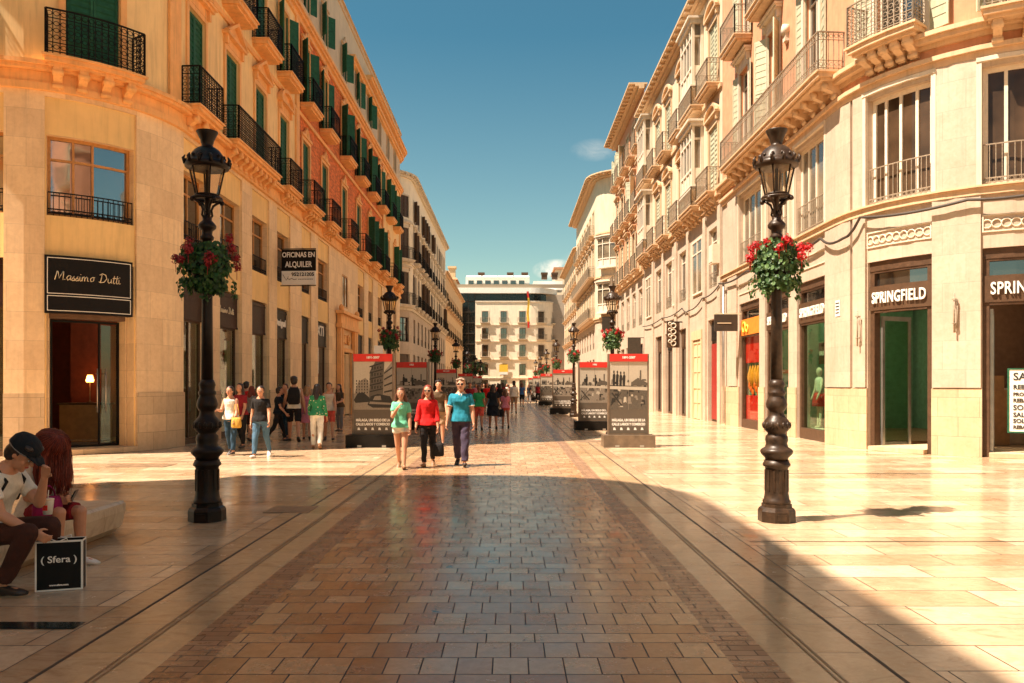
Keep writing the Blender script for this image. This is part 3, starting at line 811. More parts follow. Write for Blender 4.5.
# projecting board "offices to let"
def to_let():
    t = sign_thing('to_let_sign', 'black and white board announcing offices to let, hung out from the ochre facade')
    t.location = (XL+.02, 28.35, 0)
    mb = MB(); mb.box(0.05, 1.28, -.03, .03, 5.55, 6.30); mb.build('upper_panel', 'sign_black', t)
    mb = MB(); mb.box(0.05, 1.28, -.03, .03, 5.06, 5.547); mb.build('lower_panel', 'white_board', t)
    for txt, z, sz, m, w in (('OFICINAS EN', 6.11, .25, 'lettering', 1.18), ('ALQUILER', 5.77, .28, 'lettering', .98), ('952121205', 5.42, .17, 'lettering_dark', .82)):
        vs, fs = text_geo(txt, sz, .004, .006); w0 = max(v[0] for v in vs)-min(v[0] for v in vs); k = w/w0
        mb = MB(); x0 = .665 if z > 5.5 else .82
        mb.add([(x0+v[0]*k, -.034-v[2], z+v[1]) for v in vs], fs); mb.build('lettering', m, t, uv=False)
    mb = MB()
    mb.tube([(.1, -.034, 5.42), (.17, -.034, 5.3), (.22, -.034, 5.22), (.3, -.034, 5.35)], .008, 4)
    mb.tube([(.26, -.034, 5.28), (.34, -.034, 5.25), (.42, -.034, 5.28), (.5, -.034, 5.24), (.6, -.034, 5.26)], .01, 4)
    for i in range(9): mb.box(.66+i*.06, .70+i*.06, -.038, -.031, 5.24, 5.26)
    mb.build('scribble', 'lettering_dark', t)
    mb = MB(); mb.tube([(0, 0, 6.33), (1.28, 0, 6.33)], .018, 6); mb.tube([(0, 0, 5.03), (1.28, 0, 5.03)], .018, 6); mb.build('bracket', 'iron_dark', t)
    t.rotation_euler = (0, 0, -.08)
to_let()

# ================================================================ RIGHT NEAR BUILDING (cream and pink, rounded corner)
FR = Path((XR, 0), (0, 1), (-1, 0), 20.2, 31.2, 4.0, .05)
def right_building():
    F = FR
    root = empty('corner_building', (0, 0, 0), 0, 'cream stone corner building with pink upper walls and one long bracketed balcony', 'building')
    SA, SB = 8.0, 31.2
    shop = [(16.36, 14.6)[::-1], (17.33, 18.94), (20.95, 23.1), (23.8, 26.0), (26.6, 28.9)]
    shop = [tuple(sorted(x)) for x in shop]
    mez = [(14.6, 16.36), (17.33, 18.94), (20.95, 23.15), (23.7, 25.7), (26.2, 28.9)]
    mb = MB(F)
    wall_sheet(mb, SA, SB, 0, 8.7, 0, [(a, b, .0 if i < 2 else .0, 4.42) for i, (a, b) in enumerate(shop)]+[(a, b, 5.75, 8.25) for a, b in mez], .30)
    mb.build('stone_pier_wall', 'stone_right', root)
    ed = [SA]+[v for ab in shop for v in ab]+[SB]
    pieces(F, 'plinth', 'stone_plinth', root, [(ed[i], ed[i+1], .002, .04, 0, 1.45) for i in range(0, len(ed), 2)])
    pieces(F, 'pilaster', 'stone_right', root, [(a, b, .003, .06, 1.47, 8.6) for a, b in ((16.38, 17.31), (18.96, 19.4), (19.5, 20.9), (29.1, 30.3))])
    up = [(27.75, 28.85), (24.6, 25.7), (21.4, 22.5), (17.5, 18.7), (14.8, 16.0)]
    mb = MB(F); wall_sheet(mb, SA, SB, 8.7, 18.3, 0, [(a, b, 9.3, 12.7) for a, b in up]+[(a, b, 13.6, 16.3) for a, b in up], .25); mb.build('pink_wall', 'pink_wall', root)
    moulding(F, 'cornice', root, SA, SB, [(0, .08, 8.45, 8.58), (0, .16, 8.583, 8.68)], 'cream_trim')
    moulding(F, 'cornice', root, SA, SB, [(0, .08, 8.9, 9.0), (0, .24, 9.003, 9.1), (0, .32, 9.103, 9.2)], 'cream_trim')
    moulding(F, 'cornice', root, SA, SB, [(0, .15, 17.6, 17.8), (0, .5, 17.803, 17.95), (0, .6, 17.953, 18.1)], 'cream_trim')
    moulding(F, 'string_course', root, SA, SB, [(0, .08, 5.55, 5.70), (0, .14, 5.703, 5.745)], 'cream_trim')
    footprint(F, 12.6, SB, .6, [(24, 31.2), (24, 17.5)], 4.6, 18.3).build('body', 'roof_flat', root, uv=False)
    mb = MB(); mb.box(13.4, 24, 20.5, 31.1, .02, 4.5); mb.build('interior_wall', 'interior_green', root)
    mb = MB(); mb.box(16, 24, 17, 20.3, .02, 4.5); mb.build('interior_wall', 'interior_dark', root)
    mb = MB(); mb.box(11.4, 16, 20.32, 20.46, .02, 4.5); mb.build('partition', 'interior_dark', root)
    for k_, (x_, y_, m_) in enumerate(((13.2, 19.6, 'red_paint'), (12.2, 19.8, 'interior_cream'), (14.6, 19.2, 'desk_wood'), (14.2, 18.2, 'red_paint'), (11.6, 19.4, 'desk_wood'))):
        mb = MB(); mb.box(x_-.35, x_+.35, y_-.25, y_+.25, .09, 1.0+.1*k_); mb.box(x_-.25, x_+.25, y_-.2, y_+.2, 1.003+.1*k_, 1.35+.1*k_); mb.build('display_table', m_, root)
    pieces(F, 'partition', 'interior_green', root, [(26.2, 26.35, -4.9, -.35, .1, 4.5), (30.6, 30.8, -4.9, -.35, .1, 4.5)])
    pieces(F, 'added_fill_panel', 'fill_glow', root, [(s, s+.5, -2.0, -1.3, 4.4, 4.45) for s in (15.3, 17.9, 21.2, 22.5, 24.6, 27.5)])  # invented fill light overhead so the interiors and mannequin show
    mb = MB(); mb.box(8.75, 17, 20.4, 31, .0, .10); mb.box(10.8, 17, 17.4, 20.4, .0, .08); mb.build('interior_floor', 'interior_floor', root)
    # mezzanine glazing and guard rails
    for a, b in mez:
        n = 4 if b-a > 1.5 else 3
        vs = [a+(b-a)*i/n for i in range(1, n)]
        w = window(F, root, a, b, 5.75, 8.25, -.22, 'white_frame', 'pane_curtain' if a > 20 else 'pane_neutral', vs, [], .10)
        guard(F, w, a+.02, b-.02, 5.76, -.04, 'iron_pale', .85)
        mb = MB(F); mb.box(a-.1, a-.003, .003, .07, 5.7, 8.35); mb.box(b+.003, b+.1, .003, .07, 5.7, 8.35); mb.box(a-.1, b+.1, .003, .09, 8.35, 8.44); mb.build('window_surround', 'white_trim', root)
    # carved bands above the shop fronts
    for a, b in shop[:2]+shop[2:]:
        mb = MB(F); z0, z1 = 4.75, 5.12
        mb.box(a, b, .002, .03, z0, z0+.03); mb.box(a, b, .002, .03, z1-.03, z1); mb.box(a, a+.03, .002, .03, z0+.032, z1-.032); mb.box(b-.03, b, .002, .03, z0+.032, z1-.032)
        if a < 20:
            n = int((b-a)/.17)
            for i in range(n): mb.torus((a+(b-a)*(i+.5)/n, .012, z0+.17), .09, .016, 'y', 10, 4)
        mb.build('carved_band', 'white_trim', root)
    # shop fronts
    for i, (a, b) in enumerate(shop):
        mb = MB(F)
        mb.box(a, a+.13, -.25, -.08, .003, 4.2); mb.box(b-.13, b, -.25, -.08, .003, 4.2)
        mb.box(a+.13, b-.13, -.25, -.08, 4.15, 4.2); mb.box(a+.13, b-.13, -.26, -.06, 3.22, 3.27)
        mb.box(a, b, -.25, -.06, 4.2, 4.42)
        if i >= 2: mb.box(a+.13, b-.13, -.28, -.05, .003, .3)
        so = mb.build('shopfront', 'brown_frame', root)
        g = MB(F); g.box(a+.13, b-.13, -.18, -.165, 3.85, 4.15); g.build('transom_pane', 'pane_dark', so)
        g = MB(F)
        if i in (2, 3): g.box(a+.13, b-.13, -.18, -.165, .3, 3.22); g.build('pane', 'shop_glass', so)
        g = MB(F); g.box(a+.02, b-.02, -.2, -.04, 3.275, 3.84); g.build('sign_board', 'orange_paint' if i == 4 else 'sign_brown', so)
        if i in (0, 1):
            dmb = MB(F)
            s0 = a+.15 if i == 1 else b-.15; k = 1 if i == 1 else -1
            mb = MB(F)  # two door leaves folded inward, glazed
            for hs in (a+.14, b-.20):
                mb.box(hs, hs+.06, -1.15, -.26, .05, .12); mb.box(hs, hs+.06, -1.15, -.26, 3.05, 3.15)
                for d in (-1.15, -.33): mb.box(hs, hs+.06, d, d+.07, .122, 3.048)
            dl = mb.build('door', 'metal_grey', so)
            mb = MB(F)
            for hs in (a+.165, b-.175): mb.box(hs, hs+.012, -1.08, -.34, .13, 3.04)
            mb.build('pane', 'shop_glass', dl)
            mb = MB(F); mb.box(a+.13, b-.13, -2.0, .12, .004, .10); mb.build('doorstep', 'stone_plinth', root)
    # orange shop: red window display
    a, b = shop[4]
    mb = MB(F); mb.box(a+.13, b-.13, -.24, -.20, 2.3, 3.22); mb.build('red_panel', 'red_paint', root)
    mb = MB(F); mb.box(a+.13, b-.13, -.34, -.30, .3, 2.45); mb.build('display_panel', 'mint_panel', root)
    mb = MB(F); mb.box(a+.13, b-.13, -.25, -.21, .3, 1.15)
    mb.build('red_panel', 'red_paint', root)
    mb = MB(F)
    for k in range(9): mb.ell((a+.3+.2*k, -.24, 1.25+.12*(k % 3)), (.12, .04, .12), 8, 5)
    mb.build('display_lantern', 'orange_paint', root)
    mb = MB(F)
    for k in range(6):
        s = a+.4+.3*k; mb.tube([(s, -.27, 1.4), (s+.08, -.27, 1.8), (s-.06, -.27, 2.2)], [.04, .09, .03], 6)
    mb.build('display_figure', 'yellow_paint', root)
    mb = MB(F); mb.box(a+.13, b-.13, -.18, -.165, .3, 3.22); mb.build('pane', 'lamp_glass', root)
    # upper floors
    for i, (a, b) in enumerate(up):
        for z0, z1 in ((9.3, 12.7), (13.6, 16.3)):
            o = window(F, root, a, b, z0, z1, -.2, 'white_frame', 'pane_dark', None, [z1-.6])
            shutters(F, o, a+.02, b-.02, z0+.02, z1-.03, -.05, 'shutter_pale', 'open', [.25, .7, .15][i % 3], 16)
            surround(F, root, a, b, z0, z1, 'white_trim', 'flat', .13)
    for w in (28.3, 25.15, 21.95, 18.1, 15.4):
        balcony(F, root, w-.95, w+.95, 13.55, .65, 'cream_trim', 'iron_pale', 1.0, 0, 1, .16)
    balcony(F, root, 19.85, 28.95, 9.33, .72, 'cream_trim', 'iron_pale', .95, 14, 1, .16)
    balcony(F, root, 17.45, 18.95, 9.42, .65, 'cream_trim', 'iron_pale', .95, 5, 2, .16)
    balcony(F, root, 14.3, 16.3, 9.28, .65, 'cream_trim', 'iron_pale', .95, 4, 2, .16)
    # alarm bell box on the pink wall
    mb = MB(F); mb.tube([(23.85, .0, 12.1), (23.85, .16, 12.1)], .17, 12); mb.box(23.74, 23.96, .0, .12, 11.75, 11.98); mb.build('alarm_box', 'white_trim', root)
    return root
RB = right_building()
def right_signs():
    F = FR
    for a, b, lab, w in ((14.6, 16.36, 'white raised shop name over the doorway at the far right edge', 1.45), (17.33, 18.94, 'white raised shop name over the rounded corner doorway', 1.35),
                      (20.95, 23.1, 'white raised shop name over the window with the mannequin', 1.75), (23.8, 26.0, 'white raised shop name over the window behind the street lamp', 1.75)):
        t = sign_thing('shop_lettering', lab, 'sign', 'matching white shop names along the cream building')
        wall_text(F, t, 'SPRINGFIELD', (a+b)/2, 3.55, -.035, .36, 'lettering', -1, .006, 0, .02, width=w, spacing=1.08)
    t = sign_thing('shop_logo', 'yellow ring logo on the orange fascia of the red window', 'sign')
    mb = MB(F); mb.torus((28.4, -.02, 3.56), .17, .04, 'y', 14, 5); mb.torus((28.05, -.02, 3.5), .12, .03, 'y', 12, 5); mb.build('ring', 'yellow_paint', t)
    # sale poster in the far right doorway
    t = sign_thing('sale_poster', 'white sale poster with black lines of text in the far right doorway', 'poster')
    x, y = F.P(15.75, -.35); t.location = (x-.05, y-.1, 0); t.rotation_euler = (0, 0, math.radians(-22))
    mb = MB(); mb.box(-.1, .75, 0, .02, .55, 1.85); mb.build('sheet', 'white_board', t)
    mb = MB(); mb.box(-.13, -.1, -.01, .03, .52, 1.88); mb.box(-.1, .75, -.01, .03, 1.85, 1.88); mb.box(-.1, .75, -.01, .03, .52, .55); mb.build('frame', 'shutter_green', t)
    for txt, z, sz in (('SALE', 1.7, .22), ('REBAJAS', 1.48, .13), ('PROMOTION', 1.33, .10), ('REBAIXES', 1.2, .11), ('SOLDES', 1.05, .15), ('SALDI', .9, .13), ('SOLDEN', .77, .12), ('REBAJAS', .64, .1)):
        vs, fs = text_geo(txt, sz, .002, .004, align='LEFT'); mb = MB(); mb.add([(-.03+v[0], -.005-v[2], z+v[1]) for v in vs], fs); mb.build('lettering', 'lettering_dark' if sz > .11 else 'sign_grey', t, uv=False)
    # small sale card in the mannequin window
    t = sign_thing('sale_card', 'small brown sale card hanging beside the mannequin', 'poster')
    mb = MB(F); mb.box(22.05, 22.5, -.42, -.40, 2.1, 2.7); mb.build('card', 'sign_brown', t)
    wall_text(F, t, 'SALE', 22.27, 2.4, -.398, .16, 'lettering', -1, .004, 0, .004)
    # wall-mounted flag holders
    for s, z, lab in ((19.12, 2.55, 'rusty iron flag holder on the pier right of the mannequin window'), (16.85, 2.75, 'rusty iron flag holder on the pier between the two doorways')):
        t = empty('flag_holder', (0, 0, 0), 0, lab, 'bracket', 'iron holders on the stone piers')
        mb = MB(F); mb.tube([(s, .14, z-.1), (s, .14, z+.75)], .018, 6); mb.tube([(s-.05, .10, z), (s-.05, .10, z+.6)], .012, 5)
        mb.tube([(s, .05, z+.1), (s, .15, z+.1)], .014, 5); mb.tube([(s, .05, z+.6), (s, .15, z+.6)], .014, 5); mb.build('rod', 'iron_pale', t)
        mb = MB(F); mb.torus((s, .14, z+.62), .04, .01, 'z', 8, 4); mb.torus((s, .14, z+.1), .04, .01, 'z', 8, 4); mb.build('ring', 'iron_pale', t)
    t = sign_thing('number_plate', 'small white street plate on the rounded stone pier', 'sign')
    mb = MB(F); mb.box(19.95, 20.2, .062, .072, 3.25, 3.65); mb.build('plate', 'white_board', t)
    mb = MB(F)
    for k in range(4): mb.box(19.98, 20.17, .072, .076, 3.32+k*.08, 3.35+k*.08)
    mb.build('writing', 'sign_grey', t)
    # brown board hanging over the street behind the lamp
    t = sign_thing('hanging_sign', 'plain brown board projecting from the wall beside the orange shop', 'sign')
    mb = MB(); mb.box(XR-.95, XR-.12, 28.7, 28.78, 3.45, 4.05); mb.build('board', 'sign_grey', t)
    mb = MB(); mb.box(XR-.95, XR+.02, 28.72, 28.76, 4.05, 4.09); mb.box(XR-.85, XR-.35, 28.69, 28.698, 3.72, 3.75); mb.build('bracket', 'lettering_gold', t)
right_signs()
# ================================================================ other buildings
def tiled_eave(F, par, a, b, z, out, mat='cream_trim', brackets=.7, deep=.35):
    mb = MB(F); mb.box(a, b, 0, out*.35, z-deep, z-deep*.6); mb.box(a, b, 0, out*.6, z-deep*.6+.003, z-.1); mb.box(a, b, -.2, out, z-.097, z)
    n = int((b-a)/brackets)
    for i in range(n):
        s = a+(b-a)*(i+.5)/n; mb.box(s-.09, s+.09, out*.6, out*.93, z-.22, z-.10)
    mb.build('eave', mat, par)
def mirador(F, par, a, b, z0, z1, p=.5, mat='white_trim', fm='white_frame', n=4, pm='pane_curtain'):
    """glazed oriel box with pilasters, sill panel, cornice and glass between"""
    mb = MB(F)
    mb.box(a-.06, b+.06, .0, p+.08, z1-.28, z1-.1); mb.box(a-.14, b+.14, .0, p+.18, z1-.097, z1)
    mb.box(a, b, .0, p, z0, z0+.14); mb.box(a-.05, b+.05, 0, p+.06, z0-.1, z0-.003)
    mb.box(a+.02, b-.02, .0, p-.06, z0+.143, z0+.75)
    for s in (a, b-.12): mb.box(s, s+.12, .0, .12, z0+.143, z1-.283); mb.box(s, s+.12, p-.12, p, z0+.143, z1-.283)
    mb.box(a+.12, b-.12, p-.07, p-.01, z0+.75, z0+.85); mb.box(a+.12, b-.12, p-.07, p-.01, z1-.85, z1-.77)
    for i in range(1, n):
        s = a+(b-a)*i/n; mb.box(s-.04, s+.04, p-.075, p-.015, z0+.143, z1-.283)
    for s in (a+.03, b-.09):
        mb.box(s, s+.06, .12, p-.12, z0+.75, z0+.83); mb.box(s, s+.06, .12, p-.12, z1-.85, z1-.77)
    o = mb.build('oriel', mat, par)
    g = MB(F); g.box(a+.1, b-.1, .02, p-.09, z0+.76, z1-.29); g.build('pane', pm, o)
    return o

def row_building(label, F, sa, sb, H, wallm, trim, floors, bays, iron='iron_dark', shut='shutter_green', mode='closed', surr='flat', shop_top=4.2, mez=None,
                 base='stone_left', attic=None, skip=(), miras=(), nc=0, eave=.55, depth=12, fm='white_frame', pane='pane_dark', name='town_house', groundm='pane_dark', parapet=False, openbal=True, rail_o=0, roofm='roof_tile', wall2=None, slats=8):
    root = empty(name, (0, 0, 0), 0, label, 'building')
    first = floors[0][0]
    holes_g = [(a-.15, b+.15, 0, shop_top) for a, b in bays]
    if mez: holes_g += [(a, b, mez[0], mez[1]) for a, b in bays]
    mb = MB(F); wall_sheet(mb, sa, sb, 0, first-.35, 0, holes_g, .25); mb.build('stone_wall', base, root)
    hu = []
    for (z0, z1) in floors: hu += [(a+.1, b-.1, z0+.05, z1) for a, b in bays]
    mb = MB(F); wall_sheet(mb, sa, sb, first-.35, H-.05, -.01, hu, .22); mb.build('plaster_wall', wallm, root)
    pr = [(0, .12, first-.45, first-.25), (0, .22, first-.247, first-.1)]
    moulding(F, 'cornice', root, sa, sb, pr, trim)
    for (z0, z1) in floors[1:]: moulding(F, 'string_course', root, sa, sb, [(0, .08, z0-.3, z0-.15)], trim)
    tiled_eave(F, root, sa, sb, H, eave, trim)
    pts = [F.P(s, -.4) for s in (sb, sa)]
    back = [(F.P(F.S1 if sb > F.S1 else sb, -depth)), (F.P(max(sa, F.S0), -depth))]
    fp = footprint(F, sa, sb, .35, back, .05, H-.06); fp.build('body', 'roof_flat', root, uv=False)
    for a, b in bays:
        mb = MB(F); cross_frame(mb, a-.15, b+.15, .003, shop_top, -.24, -.16, .1, [], [shop_top-.9]); o = mb.build('shopfront', 'brown_frame', root)
        g = MB(F); g.box(a-.05, b+.05, -.22, -.205, .1, shop_top-.05); g.build('pane', groundm, o)
        g = MB(F); g.box(a-.05, b+.05, -.2, -.12, shop_top-.86, shop_top-.12); g.build('sign_board', rnd.choice(['sign_black', 'sign_brown', 'sign_brown', 'brown_marble']), o)
        if mez:
            w = window(F, root, a, b, mez[0], mez[1], -.2, fm, pane, None, [mez[1]-.5]); 
            guard(F, w, a+.02, b-.02, mez[0]+.01, -.05, iron, .6, .14, False)
    for k, (z0, z1) in enumerate(floors):
        for i, (a, b) in enumerate(bays):
            if (k, i) in skip: continue
            a1, b1 = a+.1, b-.1
            o = window(F, root, a1, b1, z0+.05, z1, -.18, fm, pane)
            if mode == 'closed': shutters(F, o, a1+.02, b1-.02, z0+.07, z1-.02, -.07, shut, 'closed', 1, slats)
            elif mode == 'open': shutters(F, o, a1+.02, b1-.02, z0+.07, z1-.02, -.05, shut, 'open', rnd.choice([.2, .5, 1.2]), slats)
            elif mode == 'mixed': shutters(F, o, a1+.02, b1-.02, z0+.07, z1-.02, -.06, shut, rnd.choice(['closed', 'open']), rnd.choice([.2, .9]), slats)
            surround(F, root, a1, b1, z0+.03, z1, trim, surr if k < 2 else 'none', .12)
            if openbal and (k < 2 or attic is None or attic):
                balcony(F, root, a-.15, b+.15, z0, .55, trim, iron, .95, nc if k == 0 else 0, rail_o, .16)
    for (a, b, z0, z1) in miras: mirador(F, root, a, b, z0, z1, .5, 'white_trim', 'white_frame', 4)
    return root

# right row, second and third houses
F2 = Path((XR, 0), (0, 1), (-1, 0), 31.25, 49.4, .05, .05)
r2 = [(31.75, 33.35), (37.6, 39.2), (41.0, 42.6), (43.9, 45.5)]
R2 = row_building('white house with stacked glazed oriels and arched window heads, next to the pink walled building', F2, 31.25, 49.4, 18.1, 'cream_wall', 'cream_trim',
    [(9.2, 12.0), (13.5, 16.2)], r2, 'iron_pale', 'shutter_pale', 'closed', 'seg', 4.2, (5.5, 7.9), 'stone_right', nc=4, eave=.65, rail_o=1, slats=14,
    miras=[(34.3, 36.6, 10.0, 12.9), (34.3, 36.6, 14.4, 17.3), (46.7, 49.0, 10.0, 12.9), (46.7, 49.0, 14.4, 17.3)])
for a, b in ((34.3, 36.6), (46.7, 49.0)):
    for z in (9.2, 13.5): balcony(F2, R2, a-.1, b+.1, z, .6, 'cream_trim', 'iron_pale', .8, 4 if z < 10 else 0, 1, .16)
# extra grouped mezzanine windows and taller piers
for a, b in ((34.3, 36.2), (46.8, 48.6), (39.9, 40.6)):
    window(F2, R2, a, b, 5.5, 7.9, .0, 'white_frame', 'pane_curtain', None, [7.3]); 
    mb = MB(F2); mb.box(a, b, .0, .012, .1, 4.1) if a > 47 else None
    if a > 47: mb.build('panel', 'brown_frame', R2)
pieces(F2, 'pilaster', 'stone_right', R2, [(s, s+.45, .005, .08, 0, 8.6) for s in (31.3, 33.7, 36.9, 39.6, 42.9, 46.0)])
mb = MB(F2); mb.box(34.25, 36.2, .003, .10, 3.5, 3.9); mb.box(34.25, 34.5, .003, .09, 0, 3.497); mb.box(35.95, 36.2, .003, .09, 0, 3.497); dd = mb.build('doorway', 'cream_trim', R2)
mb = MB(F2); leaf_closed(mb, 34.52, 35.2, .02, 3.4, .01, 5); leaf_closed(mb, 35.23, 35.93, .02, 3.4, .01, 5); mb.build('door', 'tan_wall', dd)

F3 = Path((XR, 0), (0, 1), (-1, 0), 49.45, 62.8, .05, .05)
R3 = row_building('tall pink house with deep bracketed eave and open shutters, beyond the white house with oriels', F3, 49.45, 62.8, 20.2, 'pink_wall', 'cream_trim',
    [(8.8, 11.6), (12.8, 15.3), (16.6, 18.9)], [(50.2, 51.6), (52.9, 54.3), (55.6, 57.0), (58.3, 59.7), (60.9, 62.2)], 'iron_pale', 'shutter_pale', 'mixed', 'flat', 4.1, (5.3, 7.6), 'stone_right', eave=.95, rail_o=0, slats=8)
F4 = Path((XR, 0), (0, 1), (-1, 0), 78.0, 100.5, 3.2, .3)
R4 = row_building('cream house with rounded corner oriels and a curved tiled eave, past the side street', F4, 70.0, 100.7, 21.5, 'cream_wall', 'cream_trim',
    [(8.0, 10.8), (12.0, 14.8), (16.2, 18.6)], [(79+3*i, 80.5+3*i) for i in range(7)], 'iron_pale', 'shutter_pale', 'closed', 'flat', 4.0, (5.0, 7.0), 'stone_right', eave=1.0, nc=0, depth=12, slats=8,
    miras=[(73.6, 76.4, 8.3, 11.3), (73.6, 76.4, 12.6, 15.6)])
balcony(F4, R4, 78.2, 100.2, 12.0, .7, 'cream_trim', 'iron_pale', 1.0, 0, 0, .2, pitch=.25)
balcony(F4, R4, 78.2, 100.2, 8.0, .7, 'cream_trim', 'iron_pale', 1.0, 0, 0, .2, pitch=.25)
F5 = Path((XR+1.15, 0), (0, 1), (-1, 0), 110, 140, 3.0, .3)
R5 = row_building('pale house with a rounded corner far down the street, last before the end block', F5, 104, 140, 20.2, 'cream_wall', 'cream_trim',
    [(8.0, 10.6), (12.0, 14.6), (15.8, 18.2)], [(111+3.6*i, 112.6+3.6*i) for i in range(8)], 'iron_pale', 'shutter_pale', 'closed', 'none', 4.0, None, 'stone_right', eave=.9, slats=4, miras=[(106.2, 108.8, 8.4, 11.4), (106.2, 108.8, 12.4, 15.4)])
# left row beyond the ochre building
FB = Path((XL, 0), (0, 1), (1, 0), 66.6, 100.5, 3.0, .6)
B2 = [(64.3, 65.6)]+[(67.4+3.0*i, 68.6+3.0*i) for i in range(11)]
L2 = row_building('white house with curved tiled corner and black iron balconies, beyond the ochre building', FB, 58.0, 101.3, 18.7, 'pale_wall', 'white_trim',
    [(8.0, 10.7), (11.7, 14.3), (15.1, 16.9)], B2, 'iron_dark', 'brown_frame', 'mixed', 'flat', 4.0, (5.0, 7.0), 'stone_right', eave=.5, openbal=True, attic=False, slats=6, fm='brown_frame')
FC = Path((XL-.6, 0), (0, 1), (1, 0), 106, 146, .05, .05)
L3 = row_building('tan house with plain walls and sloping roof beside the modern end block', FC, 106, 146, 16.6, 'tan_wall', 'cream_trim',
    [(8.0, 10.3), (12.0, 14.2)], [(107+4*i, 108.3+4*i) for i in range(9)], 'iron_dark', 'brown_frame', 'none', 'none', 4.0, None, 'stone_left', eave=.5, slats=4)
mb = MB(); mb.add([(-9.2, 105.8, 16.65), (-26, 105.8, 16.65), (-26, 146.2, 16.65), (-9.2, 146.2, 16.65), (-15, 107, 19.6), (-15, 145, 19.6)],
                  [(0, 1, 4), (1, 2, 5, 4), (2, 3, 5), (3, 0, 4, 5), (0, 3, 2, 1)]); mb.build('roof', 'tan_wall', L3)

# buildings just outside the view on the near side: the one on the left throws the shade across the paving
F0 = Path((XL, 0), (0, 1), (1, 0), -14.0, 6.6, .05, 2.6)
L0 = row_building('ochre house behind the stone bench, its roof shading the paving in front', F0, -14, 15, 19.3, 'ochre_plaster', 'trim_ochre',
    [(8.5, 11.1), (12.5, 15.0), (16.2, 18.0)], [(-12.6+3*i, -11.2+3*i) for i in range(6)], 'iron_dark', 'shutter_green', 'closed', 'none', 4.2, (5.2, 6.9), 'stone_left', eave=.3, slats=5)
F00 = Path((XR, 0), (0, 1), (-1, 0), -14.0, -1.5, .05, 3.2)
R0 = row_building('cream house facing the stone bench across the street', F00, -14, 7, 18.4, 'pink_wall', 'cream_trim',
    [(9.2, 12.0), (13.5, 16.2)], [(-12.6+3*i, -11.2+3*i) for i in range(4)], 'iron_pale', 'shutter_pale', 'closed', 'flat', 4.2, (5.6, 8.0), 'stone_right', eave=.6, slats=5)

